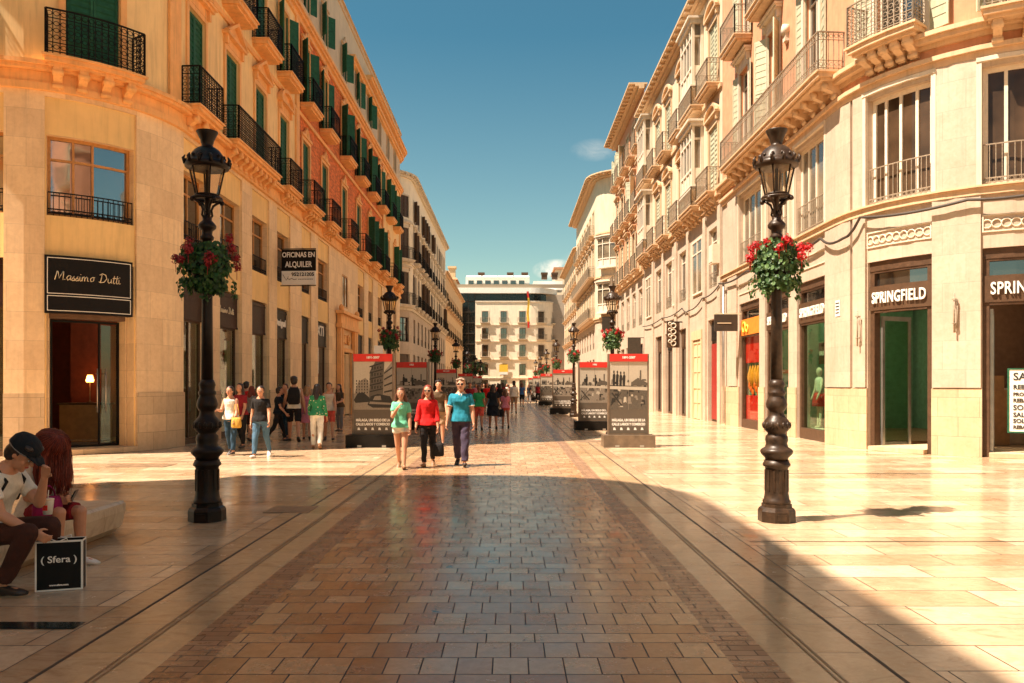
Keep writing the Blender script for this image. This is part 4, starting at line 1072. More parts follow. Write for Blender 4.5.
# ---- the block closing the street
def end_block():
    Y0 = 150.0
    F = Path((0, Y0), (1, 0), (0, -1), -20, 3.9, .05, 5.0)
    root = empty('office_block', (0, 0, 0), 0, 'cream block with dark glass tower and roof terrace closing the end of the street', 'building')
    cols = [(-5.35, -4.2), (-1.85, -.7), (1.65, 2.85), (5.2, 6.5), (8.6, 9.9)]
    rows = [(13.1, 15.2), (10.0, 12.05), (6.7, 8.9), (3.2, 5.3), (.2, 2.3)]
    holes = [(a, b, z0, z1) for a, b in cols for z0, z1 in rows]
    wide = []
    mb = MB(F); wall_sheet(mb, -6.6, 20, 0, 16.9, 0, holes, .35); mb.build('plaster_wall', 'pale_wall', root)
    moulding(F, 'parapet', root, -6.6, 20, [(-.2, .12, 16.9, 17.15)], 'white_trim')
    for z in (12.7, 9.6, 6.2, 2.75): moulding(F, 'string_course', root, -6.6, 20, [(0, .12, z-.15, z)], 'white_trim')
    for a, b in cols:
        for k, (z0, z1) in enumerate(rows):
            window(F, root, a, b, z0, z1, -.3, 'brown_frame', 'pane_dark')
            if k < 3: balcony(F, root, a-.3, b+.3, z0-.02, .5, 'white_trim', 'iron_pale', .9, 0, 0, .15, pitch=.2)
            surround(F, root, a, b, z0, z1, 'white_trim', 'none', .15)
    # dark glass stair tower and top storey
    mb = MB(F); mb.box(-9.3, -6.65, -1.2, -.6, 0, 18.6); g = mb.build('glass_tower', 'teal_glass', root)
    mb = MB(F)
    for z in range(3, 18, 2): mb.box(-9.3, -6.65, -.6, -.3, z, z+.16)
    for s in (-9.3, -8.0, -6.8): mb.box(s, s+.08, -.6, -.42, 0, 18.6)
    mb.build('mullion', 'sign_grey', root)
    mb = MB(F); mb.box(-6.65, 19.5, -1.6, -1.0, 17.15, 18.6); mb.build('glass_storey', 'teal_glass', root)
    mb = MB(F); mb.box(-10.0, 20, -1.9, .1, 18.6, 19.6); mb.box(-10.0, -9.35, -1.9, .1, 0, 18.6); mb.build('white_band', 'awning_white', root)
    mb = MB(); mb.box(-10, 24, 152.2, 176, .05, 18.5); mb.build('body', 'roof_flat', root)
    mb = MB(); mb.box(-8.5, 3.6, 151.8, 158, 19.6, 21.9); mb.box(4.4, 10, 153.5, 158, 19.6, 21.3); mb.build('penthouse', 'awning_white', root)
    for i in range(7): mb = MB(); mb.box(-8.0+1.6*i, -7.0+1.6*i, 151.75, 151.79, 19.8, 21.2); mb.build('penthouse_window', 'pane_dark', root)
    for i in range(4):
        mb = MB(); mb.add([(-8.3+3*i, 151.5, 22.0), (-5.5+3*i, 151.5, 22.0), (-5.5+3*i, 150.4, 21.6), (-8.3+3*i, 150.4, 21.6), (-8.3+3*i, 151.5, 22.08), (-5.5+3*i, 151.5, 22.08), (-5.5+3*i, 150.4, 21.68), (-8.3+3*i, 150.4, 21.68)],
           [(0, 1, 2, 3), (7, 6, 5, 4), (0, 3, 7, 4), (1, 5, 6, 2), (3, 2, 6, 7)])
        mb.build('awning', 'awning_white', root)
    for x in (-6.2, -.6, 2.2, 6.0, 8.0): mb = MB(); mb.box(x, x+1.1, 154.5, 155.6, 21.8, 22.7); mb.box(x-.1, x+1.2, 154.4, 155.7, 22.7, 23.1); mb.build('chimney', 'brown_frame', root)
    mb = MB(); mb.box(-10.0, 15, 150.4, 150.48, 19.6, 20.3); mb.build('railing', 'iron_pale', root)
    t = empty('flag', (3.3, 148.9, 0), 0, 'red and yellow flag hanging from a pole on the end block', 'flag')
    mb = MB(); mb.tube([(0, 1.1, 17.2), (0, 0, 19.2)], .05, 6); mb.build('pole', 'white_trim', t)
    def fl(z0, z1, m):
        mb = MB(); k = 6; vs = []
        for i in range(k+1):
            z = z0+(z1-z0)*i/k
            for j in range(5):
                x = -.2+.1*j; vs.append((x+.08*math.sin(z*1.6), .1+.10*math.sin(j*2.1+z), z))
        fs = [(i*5+j, i*5+j+1, (i+1)*5+j+1, (i+1)*5+j) for i in range(k) for j in range(4)]
        mb.add(vs, fs, True); mb.build('cloth', m, t)
    fl(12.0, 13.2, 'red_paint'); fl(13.2, 17.6, 'yellow_paint'); fl(17.6, 18.8, 'red_paint')
    # neighbours behind the block
    t = empty('town_house', (0, 0, 0), 0, 'tan house with tall gable and chimney behind the modern block', 'building')
    mb = MB(); mb.box(-34, -11, 160, 180, 0, 22.4); mb.build('wall', 'tan_wall', t)
    mb = MB(); mb.add([(-34.5, 159.5, 22.4), (-10.5, 159.5, 22.4), (-10.5, 180.5, 22.4), (-34.5, 180.5, 22.4), (-30, 170, 25.6), (-13, 170, 25.6)], [(0, 1, 5, 4), (1, 2, 5), (2, 3, 4, 5), (3, 0, 4), (3, 2, 1, 0)]); r = mb.build('roof', 'roof_tile', t)
    mb = MB(); mb.box(-12.5, -11.2, 162, 163.5, 22.4, 25.0); mb.box(-12.7, -11.0, 161.8, 163.7, 25.0, 25.4); mb.build('chimney', 'tan_wall', r)
    for i in range(4):
        for k in range(2): mb = MB(); mb.box(-15.5-3.4*i, -14.4-3.4*i, 159.9, 159.95, 18+3.2*k, 20+3.2*k); mb.build('window', 'pane_dark', t)
    mb = MB(); mb.box(10, 40, 178, 190, 0, 27.0); tt = empty('town_house', (0, 0, 0), 0, 'plain house far behind the end block', 'building'); mb.build('wall', 'cream_wall', tt)
    mb = MB(); mb.box(9.6, 40.4, 177.6, 190.4, 27.0, 27.5); mb.build('roof', 'roof_tile', tt)
end_block()
# ================================================================ ground
def strip(name, mat, x0, x1, y0, y1, z, kind='structure'):
    me = bpy.data.meshes.new(name); me.from_pydata([(x0, y0, z), (x1, y0, z), (x1, y1, z), (x0, y1, z)], [], [(0, 1, 2, 3)]); me.materials.append(M[mat])
    o = link(name, me); o['kind'] = kind; return o
CX = -.228
strip('ground', 'marble', -400, 400, -200, 600, 0)
YA, YB = -30, 148
strip('carpet_paving', 'paver', CX-1.45, CX+1.45, YA, YB, .004)
for sg in (-1, 1):
    def sx(a, b): return tuple(sorted((CX+sg*a, CX+sg*b)))
    strip('paving_edge', 'edge_bars', *sx(1.45, 1.70), YA, YB, .004)
    strip('paving_strip', 'marble_strip', *sx(1.70, 2.27), YA, YB, .004)
    strip('paving_border', 'marble_border', *sx(2.295, 2.5), YA, YB, .004)
    strip('drain_groove', 'groove', *sx(2.27, 2.295), YA, YB, .005)
    strip('border_joint', 'groove', *sx(2.5, 2.508), YA, YB, .005)
    for q in (1.93, 1.965): strip('drain_rail', 'rail_metal', *sx(q, q+.012), YA, YB, .009)
strip('slot_drain', 'groove', 2.35, 8.2, 13.78, 13.82, .005)
strip('slot_drain', 'groove', -8.0, -2.9, 15.9, 15.94, .005)
strip('slot_drain', 'groove', 2.35, 8.2, 7.85, 7.87, .005)
strip('dark_inlay', 'dark_inlay', -4.2, -2.76, 5.05, 5.2, .005)
def cover(x, y, w, h, lab):
    mb = MB(); mb.box(x-w/2, x+w/2, y-h/2, y+h/2, .002, .008); t = mb.build('drain_cover', 'rail_metal'); tag(t, lab, 'drain cover')
cover(2.15, 21.6, .75, .75, 'dark square inspection cover in front of the nearer exhibition panels')
cover(-2.7, 9.85, .55, .5, 'square stone-set cover beside the shaded lamp post foot')

cover(-7.0, 15.2, 1.1, .6, 'wide drain cover in the sunlit strip near the corner shop entrance')
# ================================================================ street lamps
def rot8(mb): pass
def lamp(mat, label, loc):
    t = empty('street_lamp', loc, 0, label, 'street lamp', 'cast iron lamps in two rows along the street')
    mb = MB(); mb.lathe([(.205, 0), (.205, .12), (.19, .15), (.165, .165), (.165, .20)], 8, phase=PI/8, smooth=False)
    mb.lathe([(.15, .19), (.155, .23), (.14, .25), (.132, .30), (.128, .34), (.125, .60), (.132, .615), (.15, .625), (.152, .65), (.14, .665), (.135, .69)], 16)
    for k in range(12):
        a = 2*PI*k/12; mb.obox((.124*math.cos(a), .124*math.sin(a), .46), (.008*math.cos(a), .008*math.sin(a), 0), (-.012*math.sin(a), .012*math.cos(a), 0), (0, 0, .12))
    mb.box(-.05, .05, -.202, -.19, .03, .10)
    mb.build('base', mat, t)
    mb = MB(); mb.lathe([(.12, .68), (.13, .72), (.165, .755), (.178, .78), (.178, .80), (.16, .82), (.125, .84), (.115, .88), (.125, .92), (.12, .96), (.095, .985), (.10, 1.0), (.13, 1.03), (.146, 1.07), (.146, 1.10), (.13, 1.14), (.10, 1.175), (.085, 1.2), (.08, 1.24),
        (.095, 1.26), (.112, 1.29), (.117, 1.32), (.105, 1.37), (.09, 1.40), (.085, 1.42), (.098, 1.44), (.098, 1.46), (.08, 1.48), (.085, 1.52), (.092, 1.54), (.085, 1.565), (.068, 1.6)], 20)
    for k in range(14):
        a = 2*PI*k/14; mb.ell((.139*math.cos(a), .139*math.sin(a), 1.085), (.022, .022, .04), 6, 4)
    mb.build('baluster', mat, t)
    mb = MB(); mb.lathe([(.066, 1.58), (.060, 2.3), (.055, 2.9), (.052, 3.18), (.07, 3.19), (.075, 3.22), (.055, 3.25), (.06, 3.29), (.095, 3.32), (.10, 3.35), (.08, 3.38), (.05, 3.41), (.052, 3.44), (.03, 3.47), (.02, 3.5)], 16); mb.build('pole', mat, t)
    mb = MB()
    for k in range(4):
        a = PI/4+PI/2*k; c, q = math.cos(a), math.sin(a)
        pts = [(.03, 3.42), (.06, 3.47), (.05, 3.53), (.07, 3.58), (.12, 3.62), (.165, 3.645)]
        mb.tube([(r*c, r*q, z) for r, z in pts], .014, 6)
        mb.ell((.175*c, .175*q, 3.63), (.03, .03, .03), 6, 4)
    mb.torus((0, 0, 3.655), .155, .018, 'z', 20, 6); mb.torus((0, 0, 3.69), .13, .012, 'z', 20, 5)
    mb.lathe([(.01, 3.5), (.03, 3.55), (.03, 3.66), (.13, 3.665), (.13, 3.675), (.02, 3.68), (.018, 3.98)], 10)
    mb.build('lantern_bracket', mat, t)
    mb = MB()
    for k in range(6):
        a = PI/3*k; c, q = math.cos(a), math.sin(a)
        mb.tube([(.128*c, .128*q, 3.68), (.20*c, .20*q, 4.0)], .010, 4)
    mb.torus((0, 0, 3.69), .128, .011, 'z', 6, 4)
    lf = mb.build('lantern', mat, t)
    mb = MB(); mb.lathe([(.122, 3.69), (.194, 4.0)], 6); mb.f = mb.f[:6]; mb.sm = [False]*6; mb.mi = mb.mi[:6]; mb.build('pane', 'lamp_glass', lf)
    mb = MB(); mb.lathe([(.19, 3.985), (.235, 4.0), (.245, 4.03), (.235, 4.06), (.21, 4.07), (.195, 4.10), (.175, 4.15), (.14, 4.20), (.10, 4.23), (.065, 4.245), (.06, 4.27), (.07, 4.29), (.075, 4.32), (.10, 4.37), (.118, 4.41), (.118, 4.42), (.06, 4.425)], 20)
    for k in range(12):
        a = 2*PI*k/12; c, q = math.cos(a), math.sin(a)
        mb.tube([(.235*c, .235*q, 4.03), (.255*c, .255*q, 4.09), (.235*c, .235*q, 4.125)], [.022, .018, .006], 5)
        mb.ell((.19*c, .19*q, 4.12), (.02, .02, .022), 5, 4)
    mb.build('lantern_roof', mat, t)
    return t
def basket(kindleaf, kindpet, label, loc, seed, nl=1900, nf=19):
    rr = random.Random(seed)
    t = empty('flower_basket', loc, 0, label, 'flower basket', 'flower baskets around the lamp posts')
    mb = MB(); 
    for i in range(nl):
        a = rr.uniform(0, 2*PI); u = rr.random()
        z = rr.uniform(-.30, .22); R = .36*math.sqrt(max(.04, 1-((z+.02)/.36)**2))*(.95 if z > 0 else 1)
        R *= .8+.25*math.sin(a*3+seed)*.5+.12; r = R*(u**.35)*rr.uniform(.8, 1.12)
        p = Vector((r*math.cos(a), r*math.sin(a), z-.10*(rr.random() if z < -.15 else 0)))
        nrm = Vector((math.cos(a)+rr.uniform(-.7, .7), math.sin(a)+rr.uniform(-.7, .7), rr.uniform(-.3, .9))).normalized()
        tx = nrm.cross(Vector((rr.uniform(-1, 1), rr.uniform(-1, 1), rr.uniform(-1, 1)))).normalized(); ty = nrm.cross(tx)
        s = rr.uniform(.020, .038)
        pts = [p+tx*s*math.cos(k*PI/3)+ty*s*.9*math.sin(k*PI/3)-nrm*(.15*s if k % 2 else 0) for k in range(6)]
        mb.add(pts, [(0, 1, 2, 3, 4, 5)])
    for q in range(11):
        a = 2*PI*q/11+rr.uniform(-.3, .3); r = rr.uniform(.22, .34); L = rr.uniform(.12, .30)
        mb.tube([(r*.8*math.cos(a), r*.8*math.sin(a), -.15), (r*1.1*math.cos(a), r*1.1*math.sin(a), -.25), (r*math.cos(a), r*math.sin(a), -.25-L)], .003, 3)
        for i in range(int(L*75)):
            z = -.22-L*rr.random(); p = Vector((r*math.cos(a)+rr.uniform(-.03, .03), r*math.sin(a)+rr.uniform(-.03, .03), z))
            nrm = Vector((math.cos(a)+rr.uniform(-.9, .9), math.sin(a)+rr.uniform(-.9, .9), rr.uniform(-.2, .8))).normalized(); tx = nrm.cross(Vector((rr.uniform(-1, 1), rr.uniform(-1, 1), 1))).normalized(); ty = nrm.cross(tx); s = rr.uniform(.014, .028)
            mb.add([p+tx*s*math.cos(k*PI/3)+ty*s*math.sin(k*PI/3) for k in range(6)], [(0, 1, 2, 3, 4, 5)])
    mb.build('foliage', kindleaf, t)
    mb = MB(); mb.lathe([(.07, -.22), (.17, -.2), (.24, -.05), (.25, .0)], 12); mb.f = mb.f[:-2]; mb.sm = mb.sm[:-2]; mb.mi = mb.mi[:-2]; mb.build('planter_ring', 'lamp_iron_shaded', t)
    for k in range(nf):
        a = 2*PI*k/nf+rr.uniform(-.3, .3); r = rr.uniform(.2, .40); z = rr.uniform(.0, .26) if k % 3 else rr.uniform(.18, .32)
        if r > .3: z = rr.uniform(-.05, .2)
        c = Vector((r*math.cos(a), r*math.sin(a), z)); mb = MB()
        for i in range(60):
            d = Vector((rr.gauss(0, 1), rr.gauss(0, 1), rr.gauss(0, 1))).normalized(); p = c+d*rr.uniform(.03, .068)
            tx = d.cross(Vector((rr.uniform(-1, 1), rr.uniform(-1, 1), .3))).normalized(); ty = d.cross(tx); s = rr.uniform(.012, .022)
            mb.add([p+tx*s, p+ty*s+d*.004, p-tx*s, p-ty*s+d*.004], [(0, 1, 2, 3)])
        mb.tube([c-Vector((0, 0, .16)), c], .004, 4)
        mb.build('flower_head', kindpet, t)
    for ch in kids(t):
        ch.scale = (.86, .86, .92)
    return t
la = lamp('lamp_iron_shaded', 'shade-toned cast iron lamp post nearest the seated couple, first of its row', (-3.45, 9.1, 0))
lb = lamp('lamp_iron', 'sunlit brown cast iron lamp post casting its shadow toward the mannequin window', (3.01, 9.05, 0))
ba = basket('leaf_shaded', 'petal_shaded', 'shaded dark red geranium basket on the lamp post nearest the seated couple', (-3.45, 9.1, 2.93), 3)
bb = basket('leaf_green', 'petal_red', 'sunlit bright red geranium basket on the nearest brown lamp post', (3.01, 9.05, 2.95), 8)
ords = ['second', 'third', 'fourth', 'fifth', 'sixth', 'seventh']
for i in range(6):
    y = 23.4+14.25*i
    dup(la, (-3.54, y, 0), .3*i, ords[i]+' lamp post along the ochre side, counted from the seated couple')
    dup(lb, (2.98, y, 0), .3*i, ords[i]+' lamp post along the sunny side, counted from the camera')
    dup(ba, (-3.54, y, 2.93), 1.1*i+.5, 'flower basket on the '+ords[i]+' lamp post of the ochre side')
    dup(bb, (2.98, y, 2.93), 1.1*i+.5, 'flower basket on the '+ords[i]+' lamp post of the sunny side')

# ================================================================ exhibition panels
def kiosk(x, y, label, seed, basemat='kiosk_black', w=1.0, rz=0, style=0):
    rr = random.Random(seed)
    t = empty('exhibition_panel', (x, y, 0), rz, label, 'exhibition panel', 'free standing photo exhibition panels')
    mb = MB(); h = w/2
    mb.box(-h-.13, h+.13, -.28, .28, .0, .30)
    mb.build('base', basemat, t)
    mb = MB()
    for q in (-.3, .3): mb.box(q-.05, q+.05, -.29, -.281, .01, .06)
    mb.build('foot_plate', 'metal_grey', t)
    mb = MB(); mb.box(-h, -h+.035, -.10, .10, .302, 2.29); mb.box(h-.035, h, -.10, .10, .302, 2.29); mb.box(-h+.035, h-.035, -.10, .10, .302, .34); mb.box(-h+.035, h-.035, -.09, .09, .34, 2.10); mb.build('frame', 'kiosk_bronze', t)
    for sd in (-1, 1):
        if sd == 1: R = lambda p: (-p[0], -p[1], p[2])
        else: R = lambda p: p
        mb = MB(); mb.box(-h+.035, h-.035, -.115, -.0, 2.105, 2.29); mb.v = [R(p) for p in mb.v]; hd = mb.build('header', 'red_paint', t)
        vs, fs = text_geo('1891-2007' if style != 1 else '1950', .075, .002, .003)
        mb = MB(); mb.add([R((v[0], -.118-v[2], 2.20+v[1])) for v in vs], fs); mb.build('lettering', 'lettering', hd, uv=False)
        ph = MB(); z0, z1 = .92, 2.10; a, b = -h+.04, h-.04
        def P(u, v): return (a+(b-a)*u, z0+(z1-z0)*v)
        y0 = -.094
        ph.flat([P(0, 0), P(1, 0), P(1, 1), P(0, 1)], y0, 0)
        def poly(pts, m, k): ph.flat([P(*q) for q in pts], y0-.0004*k, m)
        if style == 0:
            poly([(0, 0), (1, 0), (1, .22), (.45, .30), (0, .33)], 1, 1)
            poly([(0, .3), (.12, .58), (.3, .66), (.38, .6), (.42, .3)], 1, 1.5)
            for i in range(5):
                for j in range(5): poly([(.06+.07*i, .34+.06*j), (.085+.07*i, .34+.06*j), (.085+.07*i, .375+.06*j), (.06+.07*i, .375+.06*j)], 3, 2)
            poly([(.40, .24), (.42, .8), (.56, 1), (.8, 1), (.76, .3)], 2, 2.5)
            for i in range(5): poly([(.41, .36+.13*i), (.76, .42+.135*i), (.76, .45+.135*i), (.41, .385+.13*i)], 3, 3)
            for i in range(4):
                for j in range(4): poly([(.46+.075*i, .42+.135*j+.01*i), (.495+.075*i, .425+.135*j+.01*i), (.495+.075*i, .50+.135*j), (.46+.075*i, .49+.135*j)], 3, 3.5)
            poly([(.76, .25), (.78, .78), (1, 1), (1, .2)], 1, 4)
            for i in range(4): poly([(.79, .35+.13*i), (1, .38+.16*i), (1, .42+.16*i), (.79, .38+.13*i)], 3, 4.5)
            poly([(0, .2), (.1, .34), (.25, .36), (.42, .24), (.4, .16), (.05, .14)], 3, 5)
            poly([(.36, .10), (.44, .28), (.62, .33), (.95, .28), (1, .2), (1, .04), (.5, .04)], 3, 5.5)
            poly([(.5, .2), (.55, .28), (.7, .29), (.72, .2)], 1, 6); poly([(.4, .12), (.98, .1), (.98, .14), (.42, .17)], 1, 6)
        else:
            n = 2; 
            poly([(0, 0), (1, 0), (1, .48), (0, .52)], 2 if style == 2 else 1, 1)
            for i in range(70):
                u, v = rr.uniform(0, .92), rr.uniform(.05, .62); w2, h2 = rr.uniform(.03, .14), rr.uniform(.02, .12)
                poly([(u, v), (u+w2, v), (u+w2*.9, v+h2), (u+w2*.2, v+h2*1.1)], rr.choice([1, 2, 3, 3, 2, 2, 0]), 2+i*.06)
            for i in range(4 if style == 2 else 2):
                u = (.08+.09*i) if style == 2 else .2+.3*i
                hh = rr.uniform(.0, .08); poly([(u+.01, .44), (u+.05, .44), (u+.06, .58), (u+.07, .70+hh*.3), (u+.04, .74+hh*.3), (u+.0, .71+hh*.3), (u-.01, .6)], 3, 6.5); poly([(u+.015, .735+hh*.3), (u+.045, .735+hh*.3), (u+.05, .78+hh*.3), (u+.03, .80+hh*.3), (u+.01, .78+hh*.3)], 3, 6.6)
            poly([(.6, .5), (1, .5), (1, .56), (.85, .62), (.7, .64), (.6, .58)], 2, 6.6); poly([(.80, .56), (.84, .56), (.84, .82), (.80, .82)], 2, 6.7)
            poly([(.495, 0), (.505, 0), (.505, 1), (.495, 1)], 1, 7); poly([(0, .43), (1, .40), (1, .47), (0, .49)], 0, 7.1)
            poly([(.02, .1), (.3, .36), (.315, .36), (.035, .08)], 3, 7.2); poly([(.3, .08), (.04, .34), (.07, .36), (.34, .09)], 3, 7.3)
        ph.v = [R(p) for p in ph.v]
        po = ph.build('photograph', ['paper_sky', 'paper_light', 'paper_mid', 'paper_dark'], t)
        mb = MB(); mb.box(a, b, -.093, -.088, .345, .918); mb.v = [R(p) for p in mb.v]; cp = mb.build('caption', 'paper_caption', t)
        mb = MB()
        for k, s_ in enumerate(('MÁLAGA, UN SIGLO DE LA', 'CALLE LARIOS Y COMERCIO')):
            vs, fs = text_geo(s_, .085, .001, .004); w0 = max(v[0] for v in vs)-min(v[0] for v in vs)
            mb.add([R((v[0]*.82*w/w0, -.095-v[2], .66-.10*k+v[1])) for v in vs], fs)
        for k in range(5): mb.add([R(p) for p in ((-.38+.17*k, -.0945, .42), (-.31+.17*k, -.0945, .42), (-.33+.17*k, -.0945, .48), (-.37+.17*k, -.0945, .48))], [(0, 1, 2, 3)])
        mb.build('lettering', 'lettering', cp, uv=False)
    return t
kiosk(2.90, 19.75, 'nearest exhibition panel on the sunny side, bronze base, photo of street crowds', 1, 'kiosk_bronze', style=2)
kiosk(2.83, 27.0, 'second exhibition panel on the sunny side, partly hidden by the nearest one', 2, w=1.08, style=1)
kiosk(2.72, 41.5, 'third exhibition panel on the sunny side, rows of pale stripes', 3, w=1.1, style=1)
kiosk(2.70, 58.0, 'fourth exhibition panel on the sunny side', 4, w=1.1, style=2)
kiosk(2.65, 76.0, 'fifth exhibition panel on the sunny side', 5, w=1.1, style=1)
kiosk(2.65, 95.0, 'farthest small exhibition panel on the sunny side', 6, w=1.1, style=2)
kiosk(-3.38, 19.75, 'nearest exhibition panel on the shaded side, old photo of a curving street with a car', 7, style=0, w=1.02)
kiosk(-3.35, 27.2, 'second exhibition panel on the shaded side, behind the woman in red', 8, style=1, w=1.08)
kiosk(-3.25, 40.5, 'third exhibition panel on the shaded side', 9, style=2, w=1.1)
kiosk(-3.25, 58.0, 'fourth exhibition panel on the shaded side', 10, style=1, w=1.1)
kiosk(-3.25, 76.0, 'fifth exhibition panel on the shaded side', 11, style=2, w=1.1)

# ================================================================ small street things
def sagging(name, label, F, pts, r=.022, mat='cable_black', sag=.12):
    t = MB(F); out = []
    for (s0, z0, d0), (s1, z1, d1) in zip(pts[:-1], pts[1:]):
        n = max(3, int(abs(s1-s0)/.25)+1)
        for i in range(n):
            u = i/n; out.append((s0+(s1-s0)*u, d0+(d1-d0)*u, z0+(z1-z0)*u-sag*4*u*(1-u)))
    out.append((pts[-1][0], pts[-1][2], pts[-1][1]))
    t.tube(out, r, 5); o = t.build(name, mat); tag(o, label, 'cable'); return o
sagging('cable', 'thick dark cable looping along the cream corner building under the windows', FR, [(13, 5.5, .17), (14.6, 5.62, .17), (16.6, 5.45, .17), (19.0, 5.50, .17), (19.6, 5.1, .2), (20.9, 5.35, .17), (24, 5.42, .17), (27.5, 5.42, .17), (31.1, 5.45, .17)], .035)
sagging('cable', 'thin dark cable running above the shops of the white house', F2, [(31.3, 5.42, .12), (34, 5.2, .12), (36.5, 4.9, .14), (38, 5.15, .12), (43, 5.1, .12), (49.3, 5.1, .12)], .028)
mb = MB(FR); mb.tube([(30.6, .12, .05), (30.6, .12, 5.4)], .045, 8); o = mb.build('drainpipe', 'metal_grey'); tag(o, 'pale vertical pipe on the pier beside the red doorway', 'pipe')
mb = MB(F2); mb.box(31.35, 31.95, .08, .35, 6.3, 7.05); mb.box(31.4, 31.9, .351, .37, 6.36, 6.98); o = mb.build('junction_box', 'white_trim'); tag(o, 'white service box on the wall between mezzanine windows', 'service box')
# red doorway panel, lantern signs
mb = MB(F2); mb.box(31.9, 33.3, -.16, -.1, .1, 3.2); o = mb.build('red_panel', 'door_red', R2)
t = empty('hanging_sign', (0, 0, 0), 0, 'ornate white carved bracket sign projecting over the tan doorway', 'sign')
mb = MB(); mb.box(XR-.75, XR-.15, 38.4, 38.55, 3.3, 4.5); mb.build('board', 'brown_frame', t)
mb = MB()
for k in range(4): mb.torus((XR-.45, 38.39, 3.5+.28*k), .12, .035, 'y', 8, 4); mb.torus((XR-.62, 38.39, 3.6+.28*k), .07, .025, 'y', 8, 4)
mb.build('carving', 'white_trim', t)
mb = MB(); mb.box(XR-.75, XR+.05, 38.45, 38.5, 4.5, 4.56); mb.build('bracket', 'iron_dark', t)
for (x, y, z, lab) in ((XR-.6, 49.6, 3.3, 'small dark board projecting from the wall above the far exhibition panels'), (XR-.55, 64, 5.8, 'dark rectangular banner projecting at the pink house corner')):
    t = empty('hanging_sign', (x, y, z), 0, lab, 'sign'); mb = MB(); mb.box(-.4, .4, -.05, .05, 0, 1.1); mb.build('board', 'sign_grey', t); mb = MB(); mb.box(-.4, .62, -.02, .02, 1.1, 1.14); mb.build('bracket', 'iron_dark', t)
t = empty('hanging_sign', (-3.68, 22.3, 0), 0, 'small white notice on a post behind the nearest shaded exhibition panel', 'sign')
mb = MB(); mb.box(-.12, .12, -.02, .02, 2.40, 2.62); mb.build('board', 'white_board', t); mb = MB(); mb.tube([(0, .04, 0), (0, .04, 2.6)], .02, 6); mb.build('post', 'metal_grey', t)
# yellow banner on the end block
t = empty('banner', (-1.3, 149.7, 0), 0, 'yellow and white banner hanging on the lower end block', 'banner'); mb = MB(); mb.box(-.8, .8, -.05, 0, 3.3, 5.2); mb.build('cloth', 'yellow_paint', t); mb = MB(); mb.box(-.8, .8, -.06, -.051, 3.3, 3.8); mb.build('lower_cloth', 'white_board', t)
# stone bench
mb = MB()
prof = [(-4.62, .06), (-4.55, .0), (-4.12, .0), (-4.02, .08), (-3.98, .24), (-3.98, .32), (-4.01, .345), (-4.62, .345), (-4.66, .31)]
ys = [5.0, 5.06]+[5.3+.5*i for i in range(6)]+[8.24, 8.3]
n = len(prof); vs, fs = [], []
for i, y in enumerate(ys):
    k = .96 if i in (0, len(ys)-1) else 1
    for x, z in prof: vs.append((-4.32+(x+4.32)*k, y, .17+(z-.17)*k+.003))
for i in range(len(ys)-1):
    for j in range(n): fs.append((i*n+j, i*n+(j+1) % n, (i+1)*n+(j+1) % n, (i+1)*n+j))
fs += [tuple(range(n-1, -1, -1)), tuple((len(ys)-1)*n+j for j in range(n))]
mb.add(vs, fs); o = mb.build('stone_bench', 'bench_marble'); tag(o, 'long pale marble bench block with the couple sitting on it', 'bench')
# shopping bag
def paper_bag():
    t = empty('shopping_bag', (-3.40, 6.05, 0), .30, 'black paper shopping bag with white border and rope handles on the ground', 'shopping bag')
    w, d, h = .16, .06, .375
    mb = MB(); th = .004
    mb.box(-w, w, -d, -d+th, .002, h); mb.box(-w, w, d-th, d, .002, h); mb.box(-w, -w+th, -d+th, d-th, .002, h); mb.box(w-th, w, -d+th, d-th, .002, h); mb.box(-w+th, w-th, -d+th, d-th, .002, .006)
    mb.build('bag_body', 'sign_black', t)
    mb = MB(); y = -d-.001; e = .012
    mb.box(-w, w, y-.001, y, h-e, h+.002); mb.box(-w, w, y-.001, y, .002, .002+e); mb.box(-w, -w+e, y-.001, y, .002+e, h-e); mb.box(w-e, w, y-.001, y, .002+e, h-e)
    mb.box(w, w+.001, -d, d, h-e, h+.002); mb.box(w, w+.001, -d, -d+e, .002, h-e); mb.box(w, w+.001, d-e, d, .002, h-e)
    mb.box(-w, w, d-.004, d+.001, h, h+.004)
    mb.build('border', 'white_board', t)
    for s_, z, sz, ww in (('( Sfera )', .235, .07, .24), ('www.sfera.com', .045, .018, .13)):
        vs, fs = text_geo(s_, sz, .0005, .001); w0 = max(v[0] for v in vs)-min(v[0] for v in vs)
        mb = MB(); mb.add([(v[0]*ww/w0, -d-.002-v[2], z+v[1]) for v in vs], fs); mb.build('lettering', 'lettering', t, uv=False)
    for sg in (-1, 1):
        mb = MB(); mb.tube([(-.06, sg*d, h-.01), (-.055, sg*(d+.015), h+.02), (0, sg*(d+.035), h+.0), (.055, sg*(d+.015), h+.02), (.06, sg*d, h-.01)], .004, 5); mb.build('handle', 'white_board', t)
paper_bag()
def cup():
    t = empty('paper_cup', (-3.62, 6.26, .53), 0, 'paper drinking cup with straw and red mark, held on the lap', 'cup')
    mb = MB(); mb.lathe([(.032, 0), (.043, .11), (.044, .112)], 14); mb.build('cup_body', 'white_board', t)
    mb = MB(); mb.lathe([(.045, .112), (.045, .122), (.03, .126)], 14); mb.build('lid', 'white_frame', t)
    mb = MB(); mb.box(-.018, .018, -.0415, -.036, .035, .075); mb.build('mark', 'red_paint', t)
    mb = MB(); mb.tube([(0, 0, .12), (.006, 0, .19)], .004, 6); mb.build('straw', 'white_board', t)
cup()
